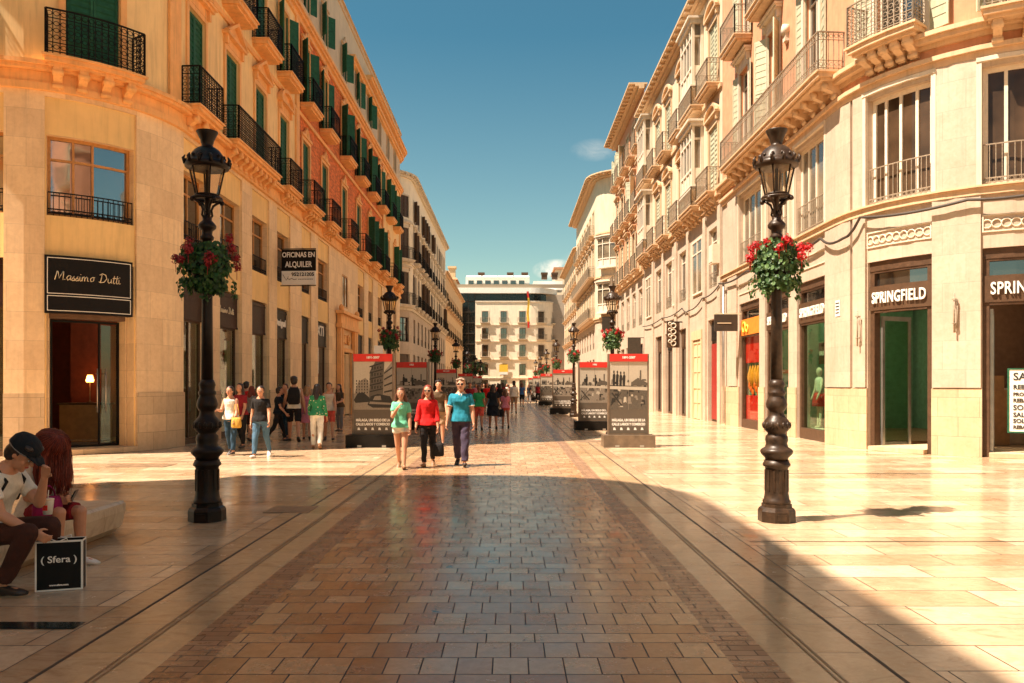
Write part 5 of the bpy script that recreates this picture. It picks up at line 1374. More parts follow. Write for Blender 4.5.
# shop window mannequin
def mannequin():
    t = empty('mannequin', (0, 0, 0), 0, 'pale mannequin', 'mannequin')
    x, y = FR.P(22.65, -.47); t.location = (x, y, .30); t['label'] = 'pale mannequin in white top and red skirt inside the shop window'
    mb = MB()
    mb.lathe([(.02, 1.72), (.07, 1.68), (.085, 1.6), (.07, 1.52), (.04, 1.48), (.04, 1.42)][::-1], 12)
    for sg in (-1, 1):
        mb.tube([(0, sg*.09, .9), (.02, sg*.085, .5), (0, sg*.08, .08), (-.08, sg*.08, .02)], [.08, .055, .035, .03], 8)
        mb.tube([(0, sg*.17, 1.38), (-.03, sg*.22, 1.1), (-.12, sg*.2, .88), (-.16, sg*.19, .80)], [.045, .038, .028, .02], 8)
    mb.build('body', 'mannequin', t)
    mb = MB(); vs = []
    mb.lathe([(.13, .98), (.115, 1.1), (.14, 1.25), (.15, 1.35), (.11, 1.42), (.05, 1.45)], 14); mb.v = [(p[0]*.75, p[1]*1.15, p[2]) for p in mb.v]; mb.build('top', 'white_board', t)
    mb = MB(); mb.lathe([(.20, .62), (.19, .75), (.16, .9), (.13, 1.0)], 14); mb.build('skirt', 'red_paint', t)
    mb = MB(); mb.lathe([(.25, -.2), (.25, 0)], 20); mb.build('plinth', 'white_board', t)
mannequin()
# small palm at the end of the street
def palm(x, y, h, label, seed):
    rr = random.Random(seed)
    t = empty('palm_tree', (x, y, 0), 0, label, 'tree')
    mb = MB(); mb.tube([(0, 0, 0), (.1, 0, h*.5), (.05, 0, h)], [.22, .16, .15], 8); mb.build('trunk', 'tan_wall', t)
    mb = MB()
    for k in range(22):
        a = rr.uniform(0, 2*PI); e = rr.uniform(-.2, 1.2); L = rr.uniform(1.6, 2.3); prev = None
        for i in range(9):
            u = i/8; r = L*u*math.cos(e*.7); z = h+L*(math.sin(e)*u-.75*u*u)
            p = Vector((r*math.cos(a), r*math.sin(a), z)); 
            if prev is not None:
                sd = Vector((-math.sin(a), math.cos(a), 0))
                for sg in (-1, 1):
                    ln = .42*math.sin(PI*min(.95, u*.9+.12)); q = p+sd*sg*ln-Vector((0, 0, .22*ln))
                    mb.add([prev, p, q], [(0, 1, 2)])
            prev = p
    mb.build('crown', 'leaf_green', t)
palm(-4.6, 118, 4.2, 'small green palm near the end of the street, shaded side', 3)
palm(-5.6, 126, 4.6, 'taller green palm at the very end of the street, shaded side', 5)
# ================================================================ people
leaf_mat('hair_red', (.07, .010, .006), (.34, .05, .02), .15)
def fabric(name, col, rough=.85):
    m, nt, b = newmat(name); co = coords(nt)
    f = noise_(nt, co, 9, 5, .6)
    nt.links.new(ramp(nt, f, [(.3, tuple(c*.82 for c in col)), (.7, tuple(min(1, c*1.12) for c in col))]), b.inputs['Base Color'])
    b.inputs['Roughness'].default_value = rough; b.inputs['Sheen Weight'].default_value = .02; b.inputs['Specular IOR Level'].default_value = .2
    h = math_(nt, 'ADD', noise_(nt, scaled(nt, co, (1, 1, .5)), 11, 3, .5, 1.0), math_(nt, 'MULTIPLY', noise_(nt, co, 160, 2), .12))
    bump(nt, b, h, .6, .03)
for n_, c_ in dict(cloth_mint=(.16, .58, .36), cloth_white=(.75, .72, .64), cloth_red=(.70, .02, .02), cloth_black=(.018, .016, .016), cloth_teal=(.015, .24, .34),
        denim_dark=(.035, .03, .05), denim=(.07, .15, .23), denim_navy=(.025, .06, .10), cloth_green=(.02, .33, .12), cloth_pink=(.68, .22, .28), cloth_coral=(.68, .10, .07), cloth_olive=(.11, .07, .04),
        cloth_navy=(.012, .016, .022), cloth_khaki=(.34, .22, .13), cloth_lace=(.66, .56, .44), cloth_brown=(.06, .022, .015), cloth_magenta=(.30, .015, .10), leather_yellow=(.62, .36, .07), cloth_wine=(.26, .018, .025), cloth_blue=(.05, .14, .35), cloth_grey=(.22, .2, .19), cloth_maroon_jean=(.06, .045, .075)).items(): fabric(n_, c_)
plain('skin', (.56, .27, .16), .5, var=.08, scale=12, bmp=.05); plain('skin_tan', (.40, .17, .09), .5, var=.08, scale=12, bmp=.05)
plain('hair_dark', (.022, .012, .009), .4, var=.4, scale=40, bmp=.6); plain('hair_brown', (.11, .04, .02), .45, var=.4, scale=40, bmp=.6)
plain('hair_blond', (.36, .2, .09), .45, var=.3, scale=40, bmp=.6); plain('hair_grey', (.30, .2, .14), .5, var=.3, scale=40, bmp=.6)
plain('shoe_dark', (.03, .022, .018), .4); plain('shoe_white', (.75, .72, .66), .5); plain('shoe_brown', (.22, .10, .04), .5); plain('lens_black', (.01, .01, .01), .1); plain('lip', (.45, .08, .06), .5)
plain('eye_white', (.7, .65, .6), .3, bmp=0)
m_, nt_, b_ = newmat('cloth_floral'); v_ = N(nt_, 'ShaderNodeTexVoronoi'); v_.inputs['Scale'].default_value = 16; nt_.links.new(coords(nt_), v_.inputs['Vector'])
nt_.links.new(ramp(nt_, v_.outputs['Distance'], [(.18, (.7, .62, .4)), (.30, (.012, .22, .09))]), b_.inputs['Base Color']); b_.inputs['Roughness'].default_value = .8

def remesh(mb, voxel, name, mat, parent, smooth=2, wrinkle=0.0, extra=None, dec=0):
    me = bpy.data.meshes.new('tmp'); me.from_pydata(mb.v, [], mb.f); o = bpy.data.objects.new('tmp', me); C.objects.link(o)
    md = o.modifiers.new('r', 'REMESH'); md.mode = 'VOXEL'; md.voxel_size = voxel; md.adaptivity = 0
    if smooth: s = o.modifiers.new('s', 'SMOOTH'); s.iterations = smooth; s.factor = .5
    dg = bpy.context.evaluated_depsgraph_get(); m2 = bpy.data.meshes.new_from_object(o.evaluated_get(dg))
    bpy.data.objects.remove(o); bpy.data.meshes.remove(me)
    m2.name = name
    if wrinkle:
        nv = len(m2.vertices); co = np.empty(nv*3); m2.vertices.foreach_get('co', co); co = co.reshape(-1, 3)
        no = np.empty(nv*3); m2.vertices.foreach_get('normal', no); no = no.reshape(-1, 3)
        a = np.sin(co[:, 2]*38+np.sin(co[:, 0]*17+co[:, 1]*11)*2.2+np.sin(co[:, 2]*9)*2)*.6+np.sin(co[:, 0]*29+co[:, 2]*23+co[:, 1]*13)*.4
        co += no*(a*wrinkle)[:, None]; m2.vertices.foreach_set('co', co.ravel())
    m2.polygons.foreach_set('use_smooth', [True]*len(m2.polygons))
    if extra is not None and extra.v:
        nv = len(m2.vertices)
        vs = [tuple(v.co) for v in m2.vertices]+extra.v; fs = [tuple(p.vertices) for p in m2.polygons]+[tuple(nv+i for i in f) for f in extra.f]
        m3 = bpy.data.meshes.new(name); m3.from_pydata(vs, [], fs); m3.polygons.foreach_set('use_smooth', [True]*len(fs)); bpy.data.meshes.remove(m2); m2 = m3
    m2.materials.clear(); m2.materials.append(M[mat]); m2.update()
    return link(name, m2, parent)

def loft(mb, secs, n=14):
    """secs: (centre, right-vector, forward-vector, rx, ry); superellipse-ish rings"""
    vs, fs = [], []
    for c, r, f, rx, ry in secs:
        for k in range(n):
            a = 2*PI*k/n; x, y = math.cos(a), math.sin(a)
            x = math.copysign(abs(x)**.85, x); y = math.copysign(abs(y)**.85, y)
            vs.append(Vector(c)+Vector(r)*rx*x+Vector(f)*ry*y)
    for i in range(len(secs)-1):
        for k in range(n): fs.append((i*n+k, i*n+(k+1) % n, (i+1)*n+(k+1) % n, (i+1)*n+k))
    fs += [tuple(range(n-1, -1, -1)), tuple((len(secs)-1)*n+k for k in range(n))]
    mb.add(vs, fs, True)
def cap(mb, a, b, ra, rb, n=12, rings=3, flat_b=False, flat_a=False):
    a, b = Vector(a), Vector(b); t = (b-a).normalized(); pts, rr = [], []
    if not flat_a:
        for i in range(rings): q = PI/2*(i+.25)/rings; pts.append(a-t*ra*math.cos(q)); rr.append(ra*math.sin(q))
    pts.append(a); rr.append(ra); pts.append((a+b)/2); rr.append((ra+rb)/2); pts.append(b); rr.append(rb)
    if not flat_b:
        for i in range(rings): q = PI/2*(i+.75)/rings; pts.append(b+t*rb*math.sin(q)); rr.append(max(.002, rb*math.cos(q)))
    mb.tube(pts, rr, n)

class Pose: pass
def person(label, x, y, yaw, H=1.72, sex='f', leg=(18, -14), knee=(4, 22), arm=(12, -14), elbow=(18, 22), abd=(8, 8), twist=(0, 0), lean=(2, 3), headp=(0, 0), top=('cloth_red', 'long'), bottom=('pants', 'cloth_black'),
           hair=('long', 'hair_dark'), skin='skin', shoes='shoe_dark', glasses=False, vox=.012, build=1.0, seated=None, group=None, hat=None, side='right', legabd=(2, 2), armin=(0, 0), z0=None, shirt_len=.0, neck_cut='round', group_=None):
    """yaw: direction faced, 0 = +Y; local frame: x right, y forward"""
    t = empty('person', (x, y, 0), yaw, label, 'person', group)
    H = H*(.945 if seated else .93)
    k = H/1.72; B = build; fem = sex == 'f'
    hip = Vector((0, 0, .92*k)); 
    ex = Vector((1, 0, 0))
    D = math.radians
    # legs
    legs = []
    for i, sg in ((0, -1), (1, 1)):
        hj = hip+Vector((sg*.088*k, 0, 0)); a = D(leg[i]); kn = D(knee[i]); la_ = D(legabd[i])
        th = Vector((sg*math.sin(la_), math.sin(a), -math.cos(a))).normalized(); sh = Vector((sg*math.sin(la_)*.6, math.sin(a-kn), -math.cos(a-kn))).normalized()
        kj = hj+th*.43*k; an = kj+sh*.40*k
        fa = a-kn; tip = -.12 if leg[i] < 0 and seated is None else (.05 if leg[i] > 10 and seated is None else 0)
        fd = Vector((sg*.12, 1, tip*1.0+(.0 if seated else (-.45 if fa < -.25 else .12 if fa > .12 else 0)))).normalized()
        legs.append((hj, kj, an, fd, sg))
    low = min(min(an.z-.075*k, (an+fd*.17*k).z-.05*k) for _, _, an, fd, _ in legs)
    if z0 is None: off = Vector((0, 0, -low))
    else: off = Vector((0, 0, z0))
    hip = hip+off; legs = [(a+off, b+off, c+off, d, s) for a, b, c, d, s in legs]
    # spine
    def fr(ang): return Vector((0, math.sin(ang), math.cos(ang))), Vector((0, math.cos(ang), -math.sin(ang)))
    l0, l1 = D(lean[0]), D(lean[1])
    def spine(h):  # h above hip
        n = 8; p = Vector(hip)
        for i in range(n):
            u = (i+.5)/n*h/(.56*k); ang = l0+(l1-l0)*min(1, max(0, u)); p = p+fr(ang)[0]*(h/n)
        ang = l0+(l1-l0)*min(1, max(0, h/(.56*k)))
        return p, fr(ang)[1], fr(ang)[0]
    wa, sh_, hp = (.114, .156, .160) if fem else (.138, .178, .152)
    secs = [(-.09, hp*.80, .095), (-.03, hp*.98, .118), (.04, hp, .118), (.12, (wa+hp)/2, .106), (.20, wa, .095), (.29, wa*1.08, .104), (.36, (wa+sh_)/2*.99, .118 if fem else .118), (.43, sh_*.96, .108), (.47, sh_*.84, .090), (.505, sh_*.58, .070), (.535, .075, .060), (.56, .055, .052)]
    def torso(mb, infl=0.0, h0=-9, h1=9, flare=0):
        out = []
        for h, rx, ry in secs:
            if h0 <= h <= h1:
                c, f, u = spine(h*k); out.append((c, ex, f, rx*k*B+infl+flare*max(0, .12-h), ry*k*(B*1.0)+infl+flare*max(0, .12-h)*.7))
        loft(mb, out, 18)
    cN, fN, uN = spine(.53*k); sj = []
    for sg in (-1, 1):
        c, f, u = spine(.445*k); sj.append(c+ex*sg*(sh_-.016)*k*B)
    arms = []
    for i, sg in ((0, -1), (1, 1)):
        a, e, ab, tw = D(arm[i])+l1*.5, D(elbow[i]), D(abd[i]), D(twist[i])
        u = Vector((sg*math.sin(ab), math.sin(a)*math.cos(ab), -math.cos(a)*math.cos(ab))).normalized()
        fa = a+e
        v = Vector((sg*math.sin(ab)*.6-sg*math.sin(tw), math.sin(fa)*math.cos(tw), -math.cos(fa)*math.cos(tw))).normalized()
        el = sj[i]+u*.285*k; wr = el+v*.245*k; arms.append((sj[i], el, wr, v, sg))
    # head frame
    hp_, hy = D(headp[0])+l1*.6, D(headp[1])
    Rh = Matrix.Rotation(-hy, 3, 'Z') @ Matrix.Rotation(-hp_, 3, 'X')
    nb = cN; hc = nb+uN*.03*k+(Rh @ Vector((0, .028, .122)))*k
    k0 = k; HS = 1.09
    def hd(p): return hc+(Rh @ Vector(p))*k*HS
    body = MB(); fing = MB()
    torso(body)
    for hj, kj, an, fd, sg in legs:
        kB = .5+.5*B
        cap(body, hj+Vector((0, 0, -.01)), kj, .088*k*kB, .056*k*kB)
        mid = kj+(an-kj)*.32+Vector((0, -.012*k, 0))
        cap(body, kj, mid, .054*k*kB, .054*k*kB); cap(body, mid, an, .053*k*kB, .036*k)
        cap(body, an+Vector((0, -.01, -.035))*k, an+fd*.12*k+Vector((0, 0, -.045))*k, .026*k, .020*k); cap(body, an, an+Vector((0, 0, -.04*k)), .030*k, .026*k)
    bu = bv = .5+.5*B
    for s, el, wr, v, sg in arms:
        cap(body, s, el, .050*k*bu, .040*k*bu); cap(body, el, el+(wr-el)*.3, .040*k*bu, .040*k*bu); cap(body, el+(wr-el)*.3, wr, .040*k*bu, .026*k)
        # hand: palm and five fingers, curled a little
        hmb = body if vox <= .007 else fing
        inn = Vector((-sg, 0, 0)); inn = (inn-v*inn.dot(v)).normalized(); wd = v.cross(inn).normalized()
        if wd.y < 0: wd = -wd
        pc = wr+v*.045*k
        loft(hmb, [(wr-v*.01*k, wd, inn, .024*k, .018*k), (wr+v*.02*k, wd, inn, .032*k, .017*k), (wr+v*.06*k, wd, inn, .041*k, .015*k), (wr+v*.095*k, wd, inn, .039*k, .011*k)], 10)
        cu = .55 if elbow[i] < 60 else .9
        for q, (o_, L_) in enumerate(((.029, .070), (.010, .080), (-.010, .075), (-.029, .058))):
            b0 = wr+v*.085*k+wd*o_*k; d1 = (v*math.cos(.25)+inn*math.sin(.25)); d2 = (v*math.cos(cu+.4)+inn*math.sin(cu+.4)); d3 = (v*math.cos(2*cu+.5)+inn*math.sin(2*cu+.5))
            p1 = b0+d1*L_*.45*k; p2 = p1+d2*L_*.33*k; p3 = p2+d3*L_*.25*k
            hmb.tube([b0, p1, p2, p3], [.0095*k, .0088*k, .008*k, .006*k], 6)
        b0 = wr+v*.03*k+wd*.026*k; p1 = b0+(v*.6+wd*.65+inn*.25).normalized()*.042*k; p2 = p1+(v*.9+wd*.15+inn*.35).normalized()*.032*k
        hmb.tube([b0, p1, p2], [.012*k, .010*k, .007*k], 6)
    # neck and head with jaw, brow, nose, chin, ears
    cap(body, nb-uN*.03*k, hd((0, -.02, -.05)), .050*k*(1 if fem else 1.12), .052*k)
    Rq = Rh
    body.ell(hd((0, -.008, .015)), (.080*k, .101*k, .103*k), 16, 12, Rq); body.ell(hd((0, .022, -.045)), (.061*k, .072*k, .076*k), 14, 10, Rq)
    body.ell(hd((0, .070, -.092)), (.024*k, .020*k, .018*k), 8, 6, Rq)
    cap(body, hd((0, .088, .012)), hd((0, .104, -.022)), .008*k, .0125*k, 8)
    for sg in (-1, 1):
        body.ell(hd((sg*.074, -.004, -.008)), (.010*k, .018*k, .028*k), 8, 6, Rq); body.ell(hd((sg*.030, .076, .028)), (.024*k, .012*k, .008*k), 8, 5, Rq); body.ell(hd((sg*.038, .066, -.026)), (.022*k, .018*k, .02*k), 8, 5, Rq)
    body_o = remesh(body, vox, 'body', skin, t, 2, 0, fing)
    if vox <= .010:
        for sg in (-1, 1):
            e = MB(); e.ell(hd((sg*.031, .080, .008)), (.012*k, .007*k, .006*k), 8, 5, Rq); e.build('eye', 'eye_white', t, uv=False); 
            e = MB(); e.ell(hd((sg*.031, .0865, .008)), (.005*k, .003*k, .005*k), 6, 4, Rq); e.build('iris', 'lens_black', t, uv=False)
        e = MB(); e.ell(hd((0, .084, -.053)), (.023*k, .010*k, .0075*k), 10, 5, Rq); e.build('mouth', 'lip', t, uv=False)
    if glasses:
        e = MB()
        for sg in (-1, 1):
            e.ell(hd((sg*.033, .094, .008)), (.027*k, .008*k, .019*k), 10, 6, Rq); e.tube([hd((sg*.058, .086, .012)), hd((sg*.080, .0, .010))], .003*k, 5)
        e.tube([hd((-.01, .1, .014)), hd((.01, .1, .014))], .003*k, 5); e.build('sunglasses', 'lens_black', t, uv=False)
    # hair
    hs, hm = hair; hb = MB()
    if hs != 'bald':
        hb.ell(hd((0, -.020, .028)), (.096*k, .108*k, .104*k), 16, 12, Rq)
        hb.ell(hd((0, -.050, -.015)), (.086*k, .076*k, .092*k), 14, 10, Rq)
        if hs in ('short',): 
            for sg in (-1, 1): hb.ell(hd((sg*.055, .03, .085)), (.035*k, .045*k, .022*k), 8, 6, Rq)
            hb.ell(hd((0, .035, .095)), (.05*k, .045*k, .022*k), 8, 6, Rq)
        if hs in ('long', 'mid', 'veil'):
            Lh = {'long': .30, 'mid': .17, 'veil': .36}[hs]
            for sg in (-1, 1):
                p0 = hd((sg*.062, -.01, .03)); p1 = hd((sg*.082, -.015, -.06)); p2 = p1+Vector((sg*.012, -.015, -Lh*.55))*k; p3 = p2+Vector((-sg*.012, 0.0, -Lh*.4))*k
                hb.tube([p0, p1, p2, p3], [.03*k, .040*k, .042*k, .018*k], 8)
            p0 = hd((0, -.06, .0)); p1 = hd((0, -.085, -.09)); p2 = p1+Vector((0, -.025, -Lh*.6))*k; p3 = p2+Vector((0, .0, -Lh*.35))*k
            hb.tube([p0, p1, p2, p3], [.065*k, .075*k, .07*k, .03*k], 10)
            if hs == 'veil':
                for sg in (-1, -.3, .4, 1):
                    p0 = hd((sg*.05, .05, .06)); p1 = hd((sg*.085, .10, -.02)); p2 = p1+Vector((sg*.02, .01, -.16)); p3 = p2+Vector((0, -.02, -.16))
                    hb.tube([p0, p1, p2, p3], [.03, .035, .036, .015], 8)
        if hs == 'bun': hb.ell(hd((0, -.11, .03)), (.04*k, .04*k, .04*k), 10, 8, Rq)
        if hs == 'tail': hb.tube([hd((0, -.09, .05)), hd((0, -.135, 0)), hd((0, -.14, -.12)), hd((0, -.12, -.2))], [.025*k, .03*k, .03*k, .01*k], 8)
        # cut the front of the hair away from the face
        vs2 = hb.v
        def keep(p):
            q = Rh.transposed() @ (Vector(p)-hc); q = q/(k*HS)
            lim = .082 if q.z > .055 else (.022 if q.z > -.03 else .03)
            if hs != 'veil' and q.y > lim and q.z < .078 and q.z > -.13 and abs(q.x) < .068: return tuple(hc+(Rh @ Vector((q.x, lim-.004, q.z)))*k*HS)
            return p
        hb.v = [keep(p) for p in hb.v]
        st = MB()
        if hs == 'veil':
            rs = random.Random(4)
            for sg in (-1, 1):
                hb.ell(hd((sg*.055, .045, -.08)), (.052, .075, .15), 12, 10, Rq)
            hb.ell(hd((0, .07, .0)), (.085, .05, .10), 12, 10, Rq); hb.ell(hd((0, -.06, -.10)), (.095, .07, .17), 12, 10, Rq)
            for q_ in range(1100):
                a_ = rs.uniform(0, 2*PI); r0 = rs.uniform(.03, .085)
                p0 = hd((0, -.015, .13)); w1 = rs.uniform(.100, .142); L0 = rs.uniform(.22, .36)
                dn = Vector((0, .15, -1)).normalized(); pts = [p0]; ph_ = rs.uniform(0, 6)
                for j in range(1, 9):
                    f_ = min(1, j/4)*PI/2; base = hd((math.cos(a_)*w1*.94*math.sin(f_), -.015+math.sin(a_)*w1*1.02*math.sin(f_), .02+.112*math.cos(f_))); zz = max(0, j-4)/4
                    pts.append(base+dn*(L0*zz)+Vector((math.sin(ph_+j*1.1)*.013, math.cos(ph_*1.3+j*.9)*.013, 0)))
                st.tube(pts, [.0022]*8+[.0008], 3)
        remesh(hb, max(vox, .007), 'hair', hm, t, 2, .0028, st)
    if hat:
        e = MB(); e.lathe([(.14, .0), (.145, .008), (.10, .015), (.088, .02), (.085, .08), (.06, .105), (.01, .11)], 18)
        e.v = [tuple(hc+(Rh @ (Vector(p)+Vector((0, -.01, .045))))*k) for p in e.v]; e.build('hat', hat, t, uv=False)
    # top
    tm, sl = top[0], top[1]; cv = max(vox, .009) if vox < .011 else vox
    shirt = MB(); dress = bottom[0] == 'dress'
    if sl != 'vest':
        torso(shirt, .013*k, -.03-shirt_len*0 if not dress else -.09, .53, .25)
    else: torso(shirt, .012*k, -.03, .49, .2)
    for i, (s, el, wr, v, sg) in enumerate(arms):
        if sl == 'short': cap(shirt, s, s+(el-s)*.62, .060*k*bu, .060*k*bu, flat_b=True)
        elif sl == 'three': cap(shirt, s, el, .060*k*bu, .054*k*bu); cap(shirt, el, el+(wr-el)*.55, .055*k*bu, .052*k*bu, flat_b=True)
        elif sl == 'long': cap(shirt, s, el, .060*k*bu, .054*k*bu); cap(shirt, el, el+(wr-el)*.95, .053*k*bu, .040*k*bu, flat_b=True)
    if sl != 'none': remesh(shirt, cv, 'shirt' if not dress else 'dress_top', tm, t, 2, .0055)
    if len(top) > 2 and top[2] == 'collar':
        e = MB(); c, f, u = spine(.50*k)
        for sg in (-1, 1): e.tube([c+u*.03*k-f*.05*k, c+ex*sg*.062*k+u*.035*k, c+ex*sg*.03*k+f*.085*k+u*.01*k, c+ex*sg*.010*k+f*.115*k-u*.05*k], [.014*k, .016*k, .018*k, .006*k], 6)
        e.build('collar', 'cloth_white', t, uv=False)
        e = MB()
        for s, el, wr, v, sg in arms: p = s+(el-s)*.66; e.tube([p-(el-s).normalized()*.012, p], .063*k*bu, 12)
        e.build('cuff_trim', 'cloth_white', t, uv=False)
    # bottom
    kd, bm = bottom[0], bottom[1]; bo = MB()
    def pelvis(mb, infl=.011): torso(mb, infl*k, -.10, .12)
    if kd in ('pants', 'shorts', 'bermuda'):
        pelvis(bo)
        for hj, kj, an, fd, sg in legs:
            kB = .5+.5*B
            if kd == 'pants':
                wl = bottom[2] if len(bottom) > 2 else 1.0
                cap(bo, hj, kj, .099*k*kB, .068*k*kB*wl**.6); cap(bo, kj, kj+(an-kj)*.96, .067*k*kB*wl**.6, .050*k*wl, flat_b=True)
            else:
                u = .34 if kd == 'shorts' else .88
                cap(bo, hj, hj+(kj-hj)*u, .102*k*kB, (.096 if kd == 'shorts' else .080)*k*kB, flat_b=True)
        remesh(bo, cv, 'trousers' if kd == 'pants' else 'shorts', bm, t, 2, .006)
    else:
        L_ = bottom[2] if len(bottom) > 2 else .42
        if seated:
            pelvis(bo)
            for hj, kj, an, fd, sg in legs: cap(bo, hj, hj+(kj-hj)*.8, .105*k, .085*k, flat_b=True)
            remesh(bo, cv, 'skirt', bm, t, 2, .006)
        else:
            c = hip; r = hp*k*B
            loft(bo, [(c+Vector((0, 0, .13*k)), ex, (0, 1, 0), r*.86, .112*k), (c, ex, (0, 1, 0), r+.02, .135*k), (c-Vector((0, 0, L_*.5*k)), ex, (0, 1, 0), r+.05, .17*k), (c-Vector((0, 0, L_*k)), ex, (0, 1, 0), r+.075, .20*k)], 18)
            for q in range(len(bo.v)):
                p = bo.v[q]; 
            remesh(bo, cv, 'skirt', bm, t, 1, .006)
    # shoes
    for hj, kj, an, fd, sg in legs:
        s = MB(); rt = Vector((fd.y, -fd.x, 0)).normalized(); upv = rt.cross(fd)
        if upv.z < 0: upv = -upv
        heel = an+Vector((0, 0, -.052*k))-fd*.035*k
        loft(s, [(heel-fd*.030*k, rt, upv, .026*k, .022*k), (heel, rt, upv, .042*k, .036*k), (heel+fd*.05*k, rt, upv, .042*k, .040*k), (heel+fd*.11*k, rt, upv, .046*k, .032*k), (heel+fd*.18*k-upv*.006*k, rt, upv, .046*k, .024*k), (heel+fd*.235*k-upv*.010*k, rt, upv, .026*k, .014*k)], 12)
        s.build('shoe', shoes, t, uv=False)
    t_mat = Matrix.Translation(t.location) @ Matrix.Rotation(yaw, 4, 'Z')
    t['_'] = 0; del t['_']
    inf = Pose(); inf.arms = [tuple(t_mat @ Vector(q) for q in a[:3])+(a[3],) for a in arms]; inf.M = t_mat; inf.spine = lambda h: t_mat @ spine(h*k)[0]; inf.hc = t_mat @ hc; inf.root = t; inf.local_arms = arms; inf.legs = legs
    inf.sp = lambda h: spine(h*k)
    return inf
def handbag(p, label, mat='cloth_black', w=.15, h=.22, strap=.22, d=.06, name='handbag', rz=0, cat='handbag'):
    t = empty(name, tuple(p), rz, label, cat)
    mb = MB(); n = 10; vs = []
    secs = [(-.003, .86, .9), (.02, 1, 1), (h*.5, 1.0, .95), (h*.85, .92, .7), (h, .86, .4)]
    loft(mb, [((0, 0, -strap-h+z), (1, 0, 0), (0, 1, 0), w*a, d*b) for z, a, b in secs], 14); mb.build('bag_body', mat, t, uv=False)
    mb = MB(); mb.tube([(-w*.6, 0, -strap-.02), (-w*.45, 0, -strap*.5), (-.02, 0, -.01), (.02, 0, -.01), (w*.45, 0, -strap*.5), (w*.6, 0, -strap-.02)], .007, 6); mb.build('handle', mat, t, uv=False)
    return t
def backpack(info, label, mat='cloth_black', s=1.0):
    c, f, u = info.sp(.30); t = empty('backpack', tuple(info.root.location), info.root.rotation_euler[2], label, 'backpack')
    c = c-f*.20; mb = MB(); ex = Vector((1, 0, 0))
    loft(mb, [(c-u*.22*s, ex, f, .11*s, .05*s), (c-u*.18*s, ex, f, .145*s, .085*s), (c, ex, f, .15*s, .095*s), (c+u*.14*s, ex, f, .135*s, .08*s), (c+u*.20*s, ex, f, .09*s, .05*s)], 14); mb.build('bag_body', mat, t, uv=False)
    mb = MB()
    for sg in (-1, 1): mb.tube([c+u*.17+f*.06+ex*sg*.08, c+u*.24+f*.16+ex*sg*.09, c+u*.15+f*.31+ex*sg*.10, c-u*.02+f*.29+ex*sg*.13, c-u*.14+f*.10+ex*sg*.13], .012, 6)
    mb.build('strap', mat, t, uv=False)

def gp(px, py): Y = 1240.0/(py-384); return (px-510.5)*Y/800, Y
CAMY = PI   # facing the camera
FR_ = CAMY
# --- the three walkers in the sunlit strip
x, y = gp(401, 468.5)
p1 = person('young woman walking in mint green shirt and white shorts, hand raised to her mouth', x, y, PI+.05, 1.62, 'f', (15, -10), (3, 22), (5, 30), (12, 118), (8, 4), (0, 32), top=('cloth_mint', 'short'), bottom=('shorts', 'cloth_white'), hair=('mid', 'hair_brown'), shoes='shoe_brown', vox=.0075, legabd=(-1, -2), headp=(6, 0))
x, y = gp(428, 466.5)
p2 = person('woman walking in bright red blouse, black trousers and sunglasses', x, y, PI, 1.66, 'f', (-9, 13), (22, 4), (6, 4), (12, 14), (10, 12), (0, 0), top=('cloth_red', 'three'), bottom=('pants', 'cloth_black'), hair=('mid', 'hair_red'), shoes='shoe_brown', glasses=True, vox=.0075, build=1.04, legabd=(-1, -2))
w_ = p2.arms[0]; q = w_[2]+(p2.M.to_3x3() @ w_[3])*.11
handbag((q.x, q.y, q.z), 'black handbag hanging from the hand of the woman in red', w=.105, h=.24, strap=.20, d=.05)
x, y = gp(461, 466)
p3 = person('tall man walking in teal polo shirt, dark jeans and sunglasses', x, y, PI-.03, 1.80, 'm', (16, -10), (4, 20), (4, 6), (10, 12), (11, 12), (0, 0), top=('cloth_teal', 'short', 'collar'), bottom=('pants', 'cloth_maroon_jean', 1.35), hair=('short', 'hair_grey'), shoes='shoe_dark', glasses=True, vox=.0075, build=1.07, skin='skin', legabd=(0, 0))
# --- group by the ochre shops
x, y = gp(231, 455)
p = person('woman walking in white tank top and dark jeans with a yellow bag', x, y, PI-.2, 1.60, 'f', (8, -6), (3, 14), (10, 20), (20, 75), (10, 8), (0, 10), top=('cloth_white', 'vest'), bottom=('pants', 'denim_navy', 1.1), hair=('bun', 'hair_dark'), shoes='shoe_dark', vox=.009, build=1.1)
a_ = p.arms[0][2]; handbag((a_.x+.03, a_.y, a_.z+.35), 'yellow shoulder bag of the woman in the white tank top', 'leather_yellow', .11, .22, .3, .06)
x, y = gp(261, 457)
person('woman walking in black printed t-shirt and blue jeans', x, y, PI+.05, 1.66, 'f', (-14, 16), (24, 4), (14, -12), (14, 22), (12, 10), top=('cloth_black', 'short'), bottom=('pants', 'denim', 1.05), hair=('tail', 'hair_dark'), shoes='shoe_white', vox=.009, build=1.1)
x, y = gp(241, 448)
person('dark haired woman in wine red top behind the woman with the white tank top', x, y, PI-.3, 1.68, 'f', (6, -10), (3, 14), top=('cloth_wine', 'short'), bottom=('pants', 'cloth_black'), hair=('long', 'hair_dark'), vox=.012)
x, y = gp(251, 441)
person('person in grey shirt and red hair walking away beside the shop windows', x, y, -.3, 1.62, 'f', (10, -12), (3, 18), top=('cloth_grey', 'short'), bottom=('bermuda', 'cloth_brown'), hair=('mid', 'hair_red'), vox=.012)
x, y = gp(278, 441)
person('boy in black t-shirt and dark trousers reaching out one arm', x, y, -1.3, 1.62, 'm', (16, -14), (3, 22), (55, 10), (20, 30), (10, 8), top=('cloth_navy', 'short'), bottom=('pants', 'cloth_black'), hair=('short', 'hair_dark'), vox=.012)
x, y = gp(294, 441)
